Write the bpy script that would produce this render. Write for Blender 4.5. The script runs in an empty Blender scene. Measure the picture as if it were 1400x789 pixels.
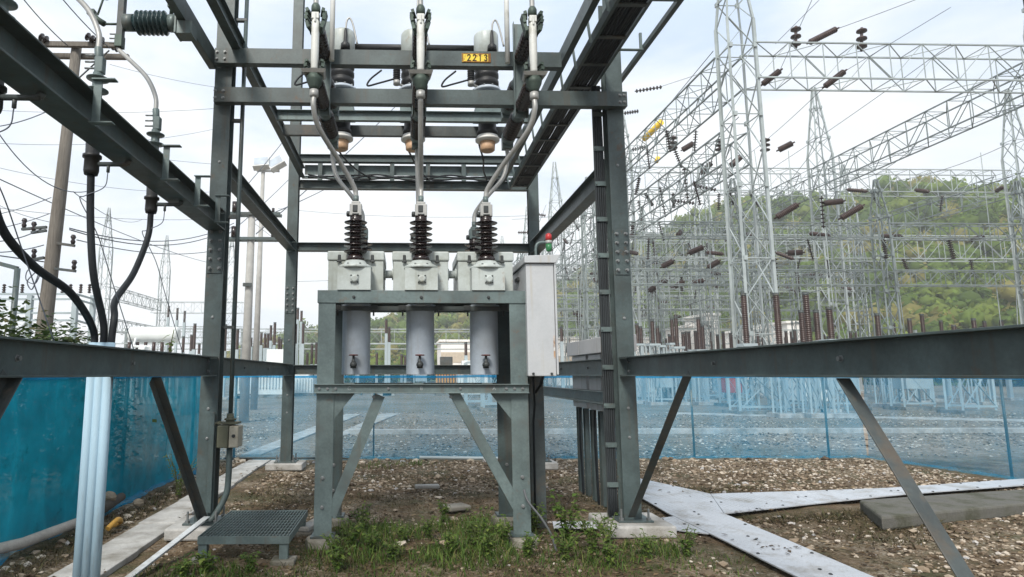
import bpy, bmesh, math, random
from mathutils import Vector, Matrix, noise
random.seed(11)
C = bpy.context.scene.collection
V = Vector
# ------------------------------------------------------------------ camera numbers (used to read real positions at real distances)
F, CX, CY, EYE = 860., 575., 394.5, 1.6
PITCH, YAW = math.radians(7.8), math.radians(1.5)
def ray(x, y):
    u = (x-CX)/F; v = (CY-y)/F
    f = math.cos(PITCH)-v*math.sin(PITCH); z = math.sin(PITCH)+v*math.cos(PITCH)
    return u*math.cos(YAW)+f*math.sin(YAW), -u*math.sin(YAW)+f*math.cos(YAW), z
def at(x, y, Y):
    r = ray(x, y); t = Y/r[1]; return V((r[0]*t, Y, EYE+r[2]*t))
def ground_at(x, y, Z=0.):
    r = ray(x, y); t = (Z-EYE)/r[2]; return V((r[0]*t, r[1]*t, Z))

# ------------------------------------------------------------------ materials
def mat(name, col, rough=.55, metal=0., var=.18, scale=3., fine=40., bump=0., dirt=None, dscale=2., dlo=.55, dhi=.7, streak=None, spec=.4, stretch=(1, 1, 1), rust=None):
    m = bpy.data.materials.new(name); m.use_nodes = True
    nt = m.node_tree; N = nt.nodes; L = nt.links
    b = N['Principled BSDF']; b.inputs['Roughness'].default_value = rough; b.inputs['Metallic'].default_value = metal
    b.inputs['Specular IOR Level'].default_value = spec
    g = N.new('ShaderNodeNewGeometry'); mp = N.new('ShaderNodeMapping'); mp.inputs['Scale'].default_value = stretch
    L.new(g.outputs['Position'], mp.inputs['Vector'])
    def nz(s, d=6., r=.6):
        n = N.new('ShaderNodeTexNoise'); n.inputs['Scale'].default_value = s; n.inputs['Detail'].default_value = d; n.inputs['Roughness'].default_value = r
        L.new(mp.outputs[0], n.inputs['Vector']); return n.outputs['Fac']
    def ramp(src, lo, hi, a, c):
        r = N.new('ShaderNodeValToRGB'); e = r.color_ramp.elements
        e[0].position = lo; e[0].color = (*a, 1); e[1].position = hi; e[1].color = (*c, 1); L.new(src, r.inputs[0]); return r.outputs[0]
    def mix(f, a, c, mode='MIX'):
        x = N.new('ShaderNodeMix'); x.data_type = 'RGBA'; x.blend_type = mode
        for s, k in ((f, 0), (a, 6), (c, 7)):
            if hasattr(s, 'links'): L.new(s, x.inputs[k])
            elif k == 0: x.inputs[0].default_value = s
            else: x.inputs[k].default_value = (*s, 1)
        return x.outputs[2]
    lo = tuple(c*(1-var) for c in col); hi = tuple(min(1, c*(1+var)) for c in col)
    c1 = ramp(nz(scale), .35, .65, lo, hi)
    c2 = ramp(nz(fine, 3), .3, .7, (1-var*.6,)*3, (1+var*.4,)*3)
    out = mix(1., c1, c2, 'MULTIPLY')
    if dirt: out = mix(ramp(nz(dscale, 8, .68), dlo, dhi, (0, 0, 0), (1, 1, 1)), out, dirt)
    if rust:
        out = mix(ramp(nz(6.5, 9, .72), .60, .70, (0, 0, 0), (.8,)*3), out, rust)
    if streak:
        mp2 = N.new('ShaderNodeMapping'); mp2.inputs['Scale'].default_value = (14, 14, .7); L.new(g.outputs['Position'], mp2.inputs['Vector'])
        n = N.new('ShaderNodeTexNoise'); n.inputs['Scale'].default_value = 1.; n.inputs['Detail'].default_value = 5; L.new(mp2.outputs[0], n.inputs['Vector'])
        out = mix(ramp(n.outputs['Fac'], .58, .74, (0, 0, 0), (.75,)*3), out, streak)
    L.new(out, b.inputs['Base Color'])
    rr = N.new('ShaderNodeMapRange'); L.new(nz(fine*.5, 3), rr.inputs[0]); rr.inputs[3].default_value = max(.05, rough-.12); rr.inputs[4].default_value = min(1, rough+.15)
    L.new(rr.outputs[0], b.inputs['Roughness'])
    if bump:
        bp = N.new('ShaderNodeBump'); bp.inputs['Strength'].default_value = bump; bp.inputs['Distance'].default_value = .01
        L.new(nz(fine*1.5, 4), bp.inputs['Height']); L.new(bp.outputs[0], b.inputs['Normal'])
    return m
RUST = (.16, .075, .035)
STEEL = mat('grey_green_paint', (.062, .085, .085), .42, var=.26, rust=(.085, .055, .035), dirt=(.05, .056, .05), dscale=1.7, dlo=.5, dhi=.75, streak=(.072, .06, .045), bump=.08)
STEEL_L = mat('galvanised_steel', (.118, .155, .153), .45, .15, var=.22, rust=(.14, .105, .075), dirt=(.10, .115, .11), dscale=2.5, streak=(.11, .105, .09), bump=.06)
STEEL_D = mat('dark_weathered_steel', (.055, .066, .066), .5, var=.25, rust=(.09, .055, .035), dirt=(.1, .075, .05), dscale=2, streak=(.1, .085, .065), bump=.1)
BOLT = mat('bolt_zinc', (.2, .21, .21), .45, .5)
CABG = mat('pale_grey_enamel', (.44, .455, .468), .38, var=.06, dirt=(.42, .42, .40), dscale=1.5, dlo=.55, dhi=.8, streak=(.40, .37, .31))
TANK = mat('grey_tank_enamel', (.40, .455, .515), .42, var=.09, dirt=(.32, .35, .375), dscale=2.6, dlo=.46, dhi=.72, streak=(.31, .32, .325))
HOUSE = mat('weathered_light_enamel', (.44, .48, .465), .4, var=.08, dirt=(.30, .32, .28), dscale=2.6, dlo=.46, dhi=.7, streak=(.27, .28, .24), rust=(.30, .25, .19))
PORC = mat('dark_brown_porcelain', (.020, .012, .011), .22, var=.2, spec=.5)
PORC_R = mat('red_brown_porcelain', (.042, .023, .019), .35, var=.25, spec=.4)
RUBBER = mat('black_rubber', (.016, .017, .018), .5, var=.3)
CABLE = mat('black_cable_sheath', (.012, .015, .018), .55, var=.3, spec=.25)
CABLE_G = mat('grey_cable_sheath', (.09, .095, .10), .5, var=.2)
ALU = mat('aluminium_conductor', (.36, .36, .345), .45, .35, var=.12)
PALE = mat('cream_fibre_tube', (.62, .63, .60), .45, var=.07, dirt=(.45, .45, .40), dscale=6)
JAW = mat('oxidised_bronze', (.06, .085, .07), .55, .3, var=.3, fine=60)
TEAL = mat('teal_grey_glaze', (.030, .055, .06), .25, var=.2)
WHITE_P = mat('white_porcelain', (.7, .69, .65), .3, var=.06)
ORANGE = mat('orange_brown_resin', (.56, .36, .22), .5, var=.2)
RED = mat('red_lens', (.42, .03, .03), .3)
GREEN = mat('green_lens', (.03, .16, .06), .3)
VALVE = mat('dark_valve_iron', (.05, .055, .055), .5, .4)
VRED = mat('red_brown_handwheel', (.11, .035, .03), .5)
YELLOW = mat('yellow_plate_paint', (.72, .53, .04), .5, var=.1, dirt=(.30, .12, .03), dscale=22, dlo=.52, dhi=.66)
INK = mat('black_ink', (.02, .02, .018), .7)
CHALK = mat('chalk_mark', (.34, .36, .36), .8)
BEIGE = mat('beige_box_paint', (.42, .38, .30), .55, dirt=(.25, .22, .16), dscale=6)
OLIVE = mat('olive_gland_paint', (.10, .10, .065), .6)
PVC = mat('pale_blue_pvc', (.33, .465, .555), .6, var=.06, dirt=(.25, .32, .365), dscale=3, stretch=(4, 4, .6), spec=.25)
CONC = mat('worn_concrete', (.42, .41, .39), .9, var=.16, scale=4, fine=60, bump=.5, dirt=(.17, .155, .125), dscale=2.2, dlo=.45, dhi=.72)
CONC_D = mat('dirty_concrete', (.24, .225, .195), .92, var=.2, bump=.6, dirt=(.09, .085, .06), dscale=3.4, dlo=.45, dhi=.65)
PLATE = mat('chequered_steel_plate', (.50, .52, .55), .45, .2, var=.06, dirt=(.27, .25, .22), dscale=2.4, dlo=.5, dhi=.72)
WOOD = mat('weathered_pole_timber', (.15, .135, .115), .85, var=.25, scale=6, bump=.4, stretch=(8, 8, .5))
POLEC = mat('grey_pole_concrete', (.36, .355, .335), .85, var=.12, bump=.2)
LATT = mat('galvanised_lattice', (.33, .37, .37), .5, .15, var=.14, scale=.6, fine=4)
LATT2 = mat('dull_galvanised_lattice', (.20, .235, .235), .55, .15, var=.18, scale=.4, fine=4)
WIRE = mat('wire_strand', (.10, .115, .14), .5, .3)
WALLW = mat('cream_white_wall', (.84, .81, .765), .9, var=.04, scale=.3, fine=3, dirt=(.74, .70, .64), dscale=.5)
WALLB = mat('tan_band_wall', (.50, .43, .34), .9, var=.08)
GLASSD = mat('dark_window_glass', (.05, .06, .065), .15)
TRW = mat('white_transformer_paint', (.68, .71, .70), .45, var=.06, scale=1.5)
YGREY = mat('yard_grey_paint', (.34, .40, .42), .5, var=.1, scale=1)
YRED = mat('yard_red_paint', (.42, .09, .06), .5)
YORG = mat('yard_orange_paint', (.78, .36, .05), .5)
LAMPW = mat('lamp_housing_paint', (.62, .63, .62), .4)
LOGM = mat('grey_driftwood', (.42, .39, .35), .9, var=.2, bump=.5, stretch=(1, 1, 1))
STONE = mat('field_stone', (.23, .19, .14), .9, var=.3, bump=.5)
YHOSE = mat('yellow_hose', (.40, .22, .04), .5)

# ------------------------------------------------------------------ mesh builder
def frame_of(d, up):
    d = d.normalized(); s = d.cross(up)
    if s.length < 1e-4: s = d.cross(V((0, 1, 0)))
    s.normalize(); return s, s.cross(d).normalized()
class MB:
    def __init__(s): s.v = []; s.f = []; s.smooth = []
    def add(s, vs, fs, sm=False):
        b = len(s.v); s.v += [V(p) for p in vs]; s.f += [tuple(b+i for i in q) for q in fs]; s.smooth += [sm]*len(fs); return s
    def box(s, c, d, rz=0., M=None):
        x, y, z = d[0]/2, d[1]/2, d[2]/2
        R = M or Matrix.Rotation(rz, 3, 'Z')
        vs = [V(c)+R @ V((i*x, j*y, k*z)) for k in (-1, 1) for j in (-1, 1) for i in (-1, 1)]
        return s.add(vs, [(0, 2, 3, 1), (4, 5, 7, 6), (0, 1, 5, 4), (2, 6, 7, 3), (0, 4, 6, 2), (1, 3, 7, 5)])
    def span(s, a, b): return s.box([(i+j)/2 for i, j in zip(a, b)], [abs(j-i) for i, j in zip(a, b)])
    def prism(s, prof, a, b, up=(0, 0, 1), sm=False):
        a = V(a); b = V(b); sx, u = frame_of(b-a, V(up)); n = len(prof)
        vs = [p+sx*x+u*y for p in (a, b) for x, y in prof]
        return s.add(vs, [tuple(range(n))[::-1], tuple(range(n, 2*n))]+[(i, (i+1) % n, n+(i+1) % n, n+i) for i in range(n)], sm)
    def bar(s, a, b, w, h=None, up=(0, 0, 1)):
        h = h or w; return s.prism([(-w/2, -h/2), (w/2, -h/2), (w/2, h/2), (-w/2, h/2)], a, b, up)
    def hbeam(s, a, b, h, w, tf=.012, tw=.009, up=(0, 0, 1)):
        x, y, t = w/2, h/2, tw/2
        return s.prism([(-x, -y), (x, -y), (x, -y+tf), (t, -y+tf), (t, y-tf), (x, y-tf), (x, y), (-x, y), (-x, y-tf), (-t, y-tf), (-t, -y+tf), (-x, -y+tf)], a, b, up)
    def channel(s, a, b, h, w, t=.009, up=(0, 0, 1), flip=1):
        y = h/2; P = [(0, -y), (w, -y), (w, -y+t), (t, -y+t), (t, y-t), (w, y-t), (w, y), (0, y)]
        P = [(flip*p, q) for p, q in P]
        if flip < 0: P = P[::-1]
        return s.prism(P, a, b, up)
    def angle(s, a, b, w, t=.008, up=(0, 0, 1), fx=1, fy=1):
        P = [(0, 0), (w*fx, 0), (w*fx, t*fy), (t*fx, t*fy), (t*fx, w*fy), (0, w*fy)]
        if fx*fy < 0: P = P[::-1]
        return s.prism(P, a, b, up)
    def lathe(s, prof, base, axis=(0, 0, 1), n=20, sm=True):   # prof: (radius, distance along axis)
        base = V(base); ax = V(axis).normalized(); sx, u = frame_of(ax, V((0, 0, 1)) if abs(ax.z) < .9 else V((0, 1, 0)))
        vs = []; 
        for r, h in prof:
            for k in range(n):
                a = 2*math.pi*k/n; vs.append(base+ax*h+(sx*math.cos(a)+u*math.sin(a))*max(r, 1e-4))
        m = len(prof); fs = [(i*n+k, i*n+(k+1) % n, (i+1)*n+(k+1) % n, (i+1)*n+k) for i in range(m-1) for k in range(n)]
        s.add(vs, fs, sm); b = len(s.v)-len(vs)
        s.f += [tuple(b+k for k in range(n))[::-1], tuple(b+(m-1)*n+k for k in range(n))]; s.smooth += [False]*2
        return s
    def cyl(s, a, b, r, n=14, r2=None):
        a = V(a); b = V(b); return s.lathe([(r, 0), (r2 or r, (b-a).length)], a, b-a, n)
    def tube(s, path, r, n=10, closed=False):
        P = [V(p) for p in path]; m = len(P); vs = []; last = None
        for i, p in enumerate(P):
            d = (P[min(i+1, m-1)]-P[max(i-1, 0)]).normalized()
            if last is None: sx, u = frame_of(d, V((0, 0, 1)) if abs(d.z) < .9 else V((0, 1, 0)))
            else:
                sx = last-d*last.dot(d); sx.normalize(); u = sx.cross(d)
            last = sx; rr = r[i] if isinstance(r, (list, tuple)) else r
            vs += [p+(sx*math.cos(2*math.pi*k/n)+u*math.sin(2*math.pi*k/n))*rr for k in range(n)]
        s.add(vs, [(i*n+k, (i+1)*n+k, (i+1)*n+(k+1) % n, i*n+(k+1) % n) for i in range(m-1) for k in range(n)], True)
        b = len(s.v)-len(vs); s.f += [tuple(b+k for k in range(n)), tuple(b+(m-1)*n+k for k in range(n))[::-1]]; s.smooth += [False]*2
        return s
    def bolts(s, pts, axis, r=.014, h=.014):
        for p in pts: s.lathe([(r*1.5, 0), (r*1.5, .003), (r, .003), (r, h)], p, axis, 6, False)
        return s
    def build(s, name, m, parent=None, bevel=0., loc=None):
        off = world(parent) if parent is not None else V(loc or (0, 0, 0))
        me = bpy.data.meshes.new(name); me.from_pydata([p-off for p in s.v], [], s.f)
        me.polygons.foreach_set('use_smooth', s.smooth); me.materials.append(m); me.update()
        o = bpy.data.objects.new(name, me); C.objects.link(o)
        if parent is not None: o.parent = parent
        else: o.location = off
        if bevel:
            b = o.modifiers.new('bevel', 'BEVEL'); b.width = bevel; b.segments = 2; b.limit_method = 'ANGLE'; b.angle_limit = .7
        return o
def attach(self, o, m):      # fasteners and other small surface detail go into the mesh of their part
    off = world(o); me = o.data; tmp = bpy.data.meshes.new('tmp'); tmp.from_pydata([p-off for p in self.v], [], self.f); tmp.polygons.foreach_set('use_smooth', self.smooth)
    if m.name not in [q.name for q in me.materials]: me.materials.append(m)
    k = [q.name for q in me.materials].index(m.name); tmp.polygons.foreach_set('material_index', [k]*len(self.f))
    bm = bmesh.new(); bm.from_mesh(me); bm.from_mesh(tmp); bm.to_mesh(me); bm.free(); bpy.data.meshes.remove(tmp)
MB.attach = attach
def world(o):
    p = V((0, 0, 0))
    while o is not None: p += o.location; o = o.parent
    return p
def tag(o, label=None, cat=None, group=None, kind=None):
    if label: o['label'] = label
    if cat: o['category'] = cat
    if group: o['group'] = group
    if kind: o['kind'] = kind
    return o
def thing(name, label, cat, loc=(0, 0, 0), group=None):
    o = bpy.data.objects.new(name, None); o.empty_display_size = .1; C.objects.link(o); o.location = loc
    return tag(o, label, cat, group)
def copy_tree(o, loc, rz=None, label=None, group=None, parent=None):
    kids = [k for k in bpy.data.objects if k.parent == o] if parent is None else list(o.children)
    c = o.copy(); C.objects.link(c)
    if parent is None:
        c.location = loc
        if rz is not None: c.rotation_euler.z = rz
        if label: c['label'] = label
        if group: c['group'] = group
    else: c.parent = parent
    for k in kids: copy_tree(k, None, parent=c)
    return c
def curve_pts(pts, n=10):        # Catmull-Rom through the points
    P = [V(p) for p in pts]; P = [P[0]*2-P[1]]+P+[P[-1]*2-P[-2]]; out = []
    for i in range(1, len(P)-2):
        for k in range(n):
            t = k/n; a, b, c, d = P[i-1:i+3]
            out.append(.5*((2*b)+(c-a)*t+(2*a-5*b+4*c-d)*t*t+(3*b-a-3*c+d)*t**3))
    return out+[P[-2]]
def sag(a, b, s, n=16):
    a = V(a); b = V(b); return [a.lerp(b, i/n)-V((0, 0, 4*s*(i/n)*(1-i/n))) for i in range(n+1)]
def letters(name, text, size, m, parent, loc, mirror=False, rough_edge=0.):
    cu = bpy.data.curves.new(name, 'FONT'); cu.body = text; cu.size = size; cu.align_x = 'CENTER'; cu.align_y = 'CENTER'; cu.extrude = .0008; cu.offset = rough_edge
    t = bpy.data.objects.new(name, cu); C.objects.link(t)
    me = bpy.data.meshes.new_from_object(t.evaluated_get(bpy.context.evaluated_depsgraph_get()))
    bpy.data.objects.remove(t)
    me.materials.clear(); me.materials.append(m); o = bpy.data.objects.new(name, me); C.objects.link(o)
    o.parent = parent; o.location = V(loc)-(world(parent) if parent else V((0, 0, 0))); o.rotation_euler = (math.pi/2, 0, 0)
    return o
def sheds(r0, r1, n, pitch, z0=0., lip=.25):
    p = [(r0, z0)]
    for i in range(n):
        z = z0+pitch*(i+.5)
        p += [(r0, z-pitch*.12), (r1*.97, z-pitch*.16), (r1, z-pitch*.08), (r0*1.12, z+pitch*.22), (r0, z+pitch*.3)]
    return p+[(r0, z0+pitch*(n+.2))]

# ------------------------------------------------------------------ the steel gantry around the breaker
XL, XR, YF, YB, YN = -2.02, 2.36, 6.75, 11.2, 2.05
gan = thing('steel_gantry', 'grey green painted steel framework of tall columns and beams around the white breaker', 'steel structure', (0.17, 8.9, 0))
def column(x, y, ztop, splice=True):
    c = MB().hbeam((x, y, .13), (x, y, ztop), .17, .185, .014, .011, up=(0, 1, 0)).build('column', STEEL, gan, .003)
    MB().box((x, y, .122), (.36, .36, .018)).build('base_plate', STEEL, c, .003)
    for sx in (-.14, .14):
        for sy in (-.14, .14): MB().lathe([(.026, .131), (.026, .155), (.012, .155), (.012, .24)], (x+sx, y+sy, 0), n=6, sm=False).build('anchor_bolt', BOLT, c)
    if splice:
        MB().box((x, y+.091, 2.92), (.155, .011, .5)).build('splice_plate', STEEL, c, .002); s = MB().box((x, y-.091, 2.92), (.155, .011, .5)).build('splice_plate', STEEL, c, .002)
        MB().bolts([(x+sx, y-.097, 2.72+.1*k) for sx in (-.05, .05) for k in range(5)], (0, -1, 0), .015, .03).attach(s, BOLT)
        MB().bolts([(x+.0165*0+(-.112 if False else 0)-.0, y-.086, z) for z in (.95, 1.25, 2.2, 3.9)], (0, -1, 0), .012, .012).attach(c, BOLT)
    return c
column(XL, YF, 6.6); column(XR, YF, 5.9); column(XL, YB, 9.4, True); column(XR, YB, 5.62, True)
column(XL, YN, 5.6, False); column(XR+.05, YN, 5.6, False)
def beam(name, m, mt=STEEL): return m.build(name, mt, gan, .003)
# waist-high side beams, toward the camera and toward the back row
for x in (XL, XR):
    for a, b in ((YN+.1, YF-.1), (YF+.1, YB-.1)):
        o = beam('waist_beam', MB().hbeam((x, a, 1.685), (x, b, 1.685), .2, .16, .012, .009))
        s = 1 if x < 0 else -1
        MB().bolts([(x+s*.0046, y, 1.685+dz) for y in (a+.09, b-.09) for dz in (-.05, .05)]+[(x+s*.0046, a+t, 1.685) for t in (1.2, 2.6)], (s, 0, 0), .014, .02).attach(o, BOLT)
beam('waist_beam', MB().hbeam((XL+.1, YB, 1.685), (XR-.1, YB, 1.685), .17, .15))
beam('low_side_beam', MB().hbeam((XR, YF+.1, 1.33), (XR, YB-.1, 1.33), .15, .12))
# head-high beams
o = beam('head_beam', MB().hbeam((XL, YN+.1, 3.235), (XL, YF-.1, 3.235), .21, .2, .013, .009))
for y in (3.72, 4.85, 5.62, 6.25):
    MB().angle((XL+.104, y, 3.12), (XL+.104, y, 3.40), .05, .006, up=(1, 0, 0)).bar((XL+.10, y, 3.40), (XL+.24, y, 3.40), .05, .008).bar((XL+.10, y, 3.122), (XL+.24, y, 3.122), .05, .008).build('clamp_bracket', STEEL_L, o)
for x in (XL, XR): beam('head_beam', MB().hbeam((x, YF+.1, 3.88 if x < 0 else 3.93), (x, YB-.1, 3.88), .18 if x < 0 else .24, .16))
beam('head_beam', MB().hbeam((XL+.1, YB, 3.88), (XR-.1, YB, 3.88), .15, .15))
# high front channels that carry the switches
for z, h, xe in ((5.075, .175, 1.74), (4.625, .17, 2.46)):
    o = beam('cross_channel', MB().channel((XL-.07 if z > 5 else XL-.06, YF-.2, z), (xe, YF-.2, z), h, .096, .01, flip=-1))
    MB().bolts([(XL+dx, YF-.2, z+dz) for dx in (-.045, .04) for dz in (-.04, .04)]+([(XR+dx, YF-.2, z+dz) for dx in (.02, .07) for dz in (-.04, .04)] if z < 5 else []), (0, -1, 0), .014, .016).attach(o, BOLT)
# high side beams
beam('top_side_beam', MB().channel((-2.125, YN+.1, 5.10), (-2.125, YF-.02, 5.10), .2, .075, .012, flip=-1))
beam('top_side_beam', MB().hbeam((-1.86, YN, 5.245), (-1.86, YB-.08, 5.245), .18, .1))
beam('top_side_beam', MB().channel((1.75, YN, 5.15), (1.75, YB-.1, 5.15), .17, .07, .01, flip=1))
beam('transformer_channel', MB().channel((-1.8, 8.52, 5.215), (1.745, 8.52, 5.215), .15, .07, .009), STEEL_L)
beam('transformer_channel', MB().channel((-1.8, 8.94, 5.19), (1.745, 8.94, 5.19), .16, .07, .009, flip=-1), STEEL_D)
# back truss with uprights
beam('back_chord', MB().hbeam((XL+.1, YB, 5.54), (XR-.1, YB, 5.54), .14, .12)); beam('back_chord', MB().hbeam((XL+.1, YB, 5.04), (XR-.1, YB, 5.04), .16, .12))
for k in range(6): beam('truss_upright', MB().box((-1.55+k*.66, YB, 5.295), (.08, .06, .344)))
o = beam('back_plate', MB().box((.15, YB+.1, 5.36), (4.0, .006, .19)), STEEL_L); beam('back_angle', MB().angle((XL+.12, YB+.14, 5.2), (XR-.12, YB+.14, 5.2), .06), STEEL_L)
# knee braces under the waist beams
for s, x in ((1, XL), (-1, XR)):
    for ya, yb in ((5.15, 6.6), (3.30, 2.2)):
        beam('knee_brace', MB().angle((x, ya, 1.583), (x, yb, .16), .075, .008, up=(s, 0, 0)), STEEL_D)

for (x, y, sz, lab) in ((XL, YF, (.62, .62), 'low concrete footing under the front left gantry column beside the grating step'), (XR, YF, (.70, .66), 'broad concrete footing under the front right gantry column beside the steel plates'),
                        (XL, YB, (.62, .5), 'pale concrete footing under the back left gantry column by the blue net'), (XR, YB, (.55, .5), 'concrete footing under the back right gantry column behind the cabinet post'),
                        (XL, YN, (.6, .6), 'concrete footing of the gantry column left of the camera'), (XR+.05, YN, (.6, .6), 'concrete footing of the gantry column right of the camera')):
    tag(MB().box((x, y, .055), (sz[0], sz[1], .115)).build('concrete_footing', CONC, None, .02, (x, y, 0)), lab, 'footing', 'concrete footings of the gantry')

# ------------------------------------------------------------------ breaker
PX = (-.50, .17, .842)
brk = thing('circuit_breaker', 'three phase oil circuit breaker with grey tanks on a grey steel stand', 'circuit breaker', (.17, 6.6, 0))
YA, YC = 6.28, 7.15
for (x, y, s) in ((-.765, YA, 1), (1.135, YA, -1), (-.755, YC, 1), (1.125, YC, -1)):
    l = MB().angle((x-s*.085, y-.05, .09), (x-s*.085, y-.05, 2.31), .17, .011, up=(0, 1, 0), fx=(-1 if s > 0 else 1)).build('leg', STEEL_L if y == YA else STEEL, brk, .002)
    MB().box((x, y, .085), (.22, .2, .014)).build('foot_plate', STEEL, l)
    MB().bolts([(x-s*.01, y-.0505, z) for z in (.35, .62)], (0, -1, 0), .014, .018).attach(l, BOLT)
def rail(name, a, b, h, w, flip, m=STEEL_L): return MB().channel(a, b, h, w, .01, flip=flip).build(name, m, brk, .003)
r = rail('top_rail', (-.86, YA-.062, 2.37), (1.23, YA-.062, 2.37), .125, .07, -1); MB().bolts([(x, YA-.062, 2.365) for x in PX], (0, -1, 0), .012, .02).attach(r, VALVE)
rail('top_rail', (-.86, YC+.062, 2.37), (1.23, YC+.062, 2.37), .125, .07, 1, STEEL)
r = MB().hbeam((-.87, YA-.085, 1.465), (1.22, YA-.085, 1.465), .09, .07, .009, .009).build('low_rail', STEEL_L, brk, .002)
MB().bolts([(x, YA-.0895, 1.465) for x in (-.82, -.74, -.66, -.15, .55, 1.0, 1.08, 1.16)], (0, -1, 0), .011, .014).attach(r, BOLT)
for t, x in (('C', -.53), ('B', .17), ('A', .88)): letters('chalk_letter', t, .05, CHALK, r, (x, YA-.0902, 1.467))
for x in PX: MB().box((x-.03, YA-.085, 1.516), (.1, .06, .012)).build('pad', STEEL_L, brk)
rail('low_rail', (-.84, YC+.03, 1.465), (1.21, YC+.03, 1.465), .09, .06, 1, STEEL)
for x, s in ((-.84, 1), (1.21, -1)): MB().channel((x, YA+.07, 2.37), (x, YC-.07, 2.37), .12, .06, flip=s).build('side_rail', STEEL, brk)
# knee braces and gusset plates
for a, b in (((-.28, 1.42), (-.74, .28)), ((.44, 1.42), (1.07, .28))):
    o = MB().angle((a[0], YA-.045, a[1]), (b[0], YA-.045, b[1]), .1, .009, up=(0, -1, 0), fx=-1, fy=-1).build('brace', STEEL_L, brk)
    MB().bolts([(a[0]*.97+b[0]*.03, YA-.046, 1.385)], (0, -1, 0), .012, .016).attach(o, BOLT)
for x, s in ((-.68, 1), (1.05, -1)):
    MB().add([(x, YA-.038, 1.418), (x+s*.2, YA-.038, 1.418), (x, YA-.038, 1.17), (x, YA-.028, 1.418), (x+s*.2, YA-.028, 1.418), (x, YA-.028, 1.17)],
             [(0, 1, 2), (5, 4, 3), (0, 3, 4, 1), (1, 4, 5, 2), (2, 5, 3, 0)]).build('gusset', STEEL_L, brk)
# per phase: housing, tank, valve, bushings
for i, x in enumerate(PX):
    h = MB().span((x-.285, 6.42, 2.435), (x+.285, 7.06, 2.765)).build('housing', HOUSE, brk, .012)
    MB().span((x-.295, 6.405, 2.768), (x+.295, 7.075, 2.868)).build('lid', HOUSE, h, .014)
    k = MB()
    for sx in (-.17, .17):
        k.box((x+sx, 6.397, 2.79), (.03, .014, .075)).box((x+sx, 6.392, 2.755), (.05, .02, .022))
    k.attach(h, VALVE)
    p = MB().span((x-.165, 6.2, 2.435), (x+.165, 6.418, 2.66)).build('front_box', HOUSE, h, .008)
    q = MB().box((x+.005, 6.192, 2.545), (.082, .012, .082)).lathe([(.036, 0), (.036, .018), (.024, .026)], (x+.005, 6.187, 2.545), (0, -1, 0), 16).build('port_cover', HOUSE, p, .003)
    MB().bolts([(x+.005+a, 6.186, 2.545+c) for a in (-.033, .033) for c in (-.033, .033)], (0, -1, 0), .006, .008).attach(p, VALVE)
    for yb in (6.33, 7.42):
        if yb > 7: MB().span((x-.16, 7.062, 2.435), (x+.16, 7.56, 2.66)).build('rear_box', HOUSE, h, .008)
        f = MB().lathe([(.17, 2.662), (.175, 2.672), (.17, 2.69), (.12, 2.715), (.10, 2.745)], (x, yb, 0), n=28).build('bushing_flange', HOUSE, brk)
        MB().bolts([(x+.155*math.cos(a), yb+.155*math.sin(a), 2.692) for a in [math.pi/4*j+.39 for j in range(8)]], (0, 0, 1), .01, .014).attach(f, BOLT)
        bu = MB().lathe([(.088, 2.745), (.09, 2.775), (.066, 2.82)]+sheds(.061, .118, 6, .061, 2.82)[0:]+[(.058, 3.215)], (x, yb, 0), n=32).build('bushing', PORC, brk)
        t = MB().box((x, yb, 3.275), (.125, .11, .125)).box((x, yb, 3.35), (.09, .09, .03)).build('terminal_clamp', ALU if yb < 7 else STEEL_L, bu, .012)
        MB().box((x-.005, yb-.056, 3.285), (.05, .014, .075)).lathe([(.03, 0), (.03, .03), (.02, .035)], (x-.062, yb, 3.24), (-1, 0, 0), 12).box((x, yb-.052, 3.225), (.07, .02, .018)).attach(t, VALVE)
        MB().cyl((x, yb, 3.36), (x, yb, 3.43), .028).build('cable_ferrule', STEEL_L, t)
    t = MB().lathe([(.146, 1.60), (.147, 1.605), (.147, 2.30), (.165, 2.302), (.165, 2.325), (.13, 2.328), (.13, 2.434)], (x, 6.62, 0), n=40).build('tank', TANK, brk)
    v = MB().lathe([(.03, 0), (.03, .025), (.018, .03), (.018, .06), (.032, .062), (.036, .085), (.026, .11), (.01, .118)], (x-.01, 6.474, 1.70), (0, -1, 0), 14)
    v.lathe([(.027, 0), (.02, .02), (.012, .03), (.012, .075)], (x-.01, 6.405, 1.715), (0, 0, 1), 12).lathe([(.03, 0), (.03, .05)], (x-.01, 6.405, 1.665), (0, 0, 1), 12)
    v = v.build('drain_valve', VALVE, t)
    MB().lathe([(.045, 0), (.048, .006), (.045, .012), (.012, .014)], (x-.01, 6.405, 1.79), (0, 0, 1), 18).build('handwheel', VRED, v)
    if i < 2:
        w = MB().cyl((x+.287, 6.6, 2.655), (x+.384, 6.6, 2.655), .042, 20).build('link_pipe', HOUSE, brk)
        MB().cyl((x+.288, 6.6, 2.655), (x+.303, 6.6, 2.655), .062, 20).build('pipe_flange', HOUSE, w); MB().cyl((x+.37, 6.6, 2.655), (x+.383, 6.6, 2.655), .062, 20).build('pipe_flange', HOUSE, w)
    for s in (-1, 1):
        MB().box((x+s*.19, 6.5, 2.285), (.07, .1, .05)).cyl((x+s*.185, 6.47, 2.20), (x+s*.185, 6.47, 2.3), .009, 8).build('tank_lug', VALVE, brk)
MB().span((-.84, 6.46, 2.255), (1.2, 6.5, 2.30)).build('lift_bar', STEEL_D, brk)
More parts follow.
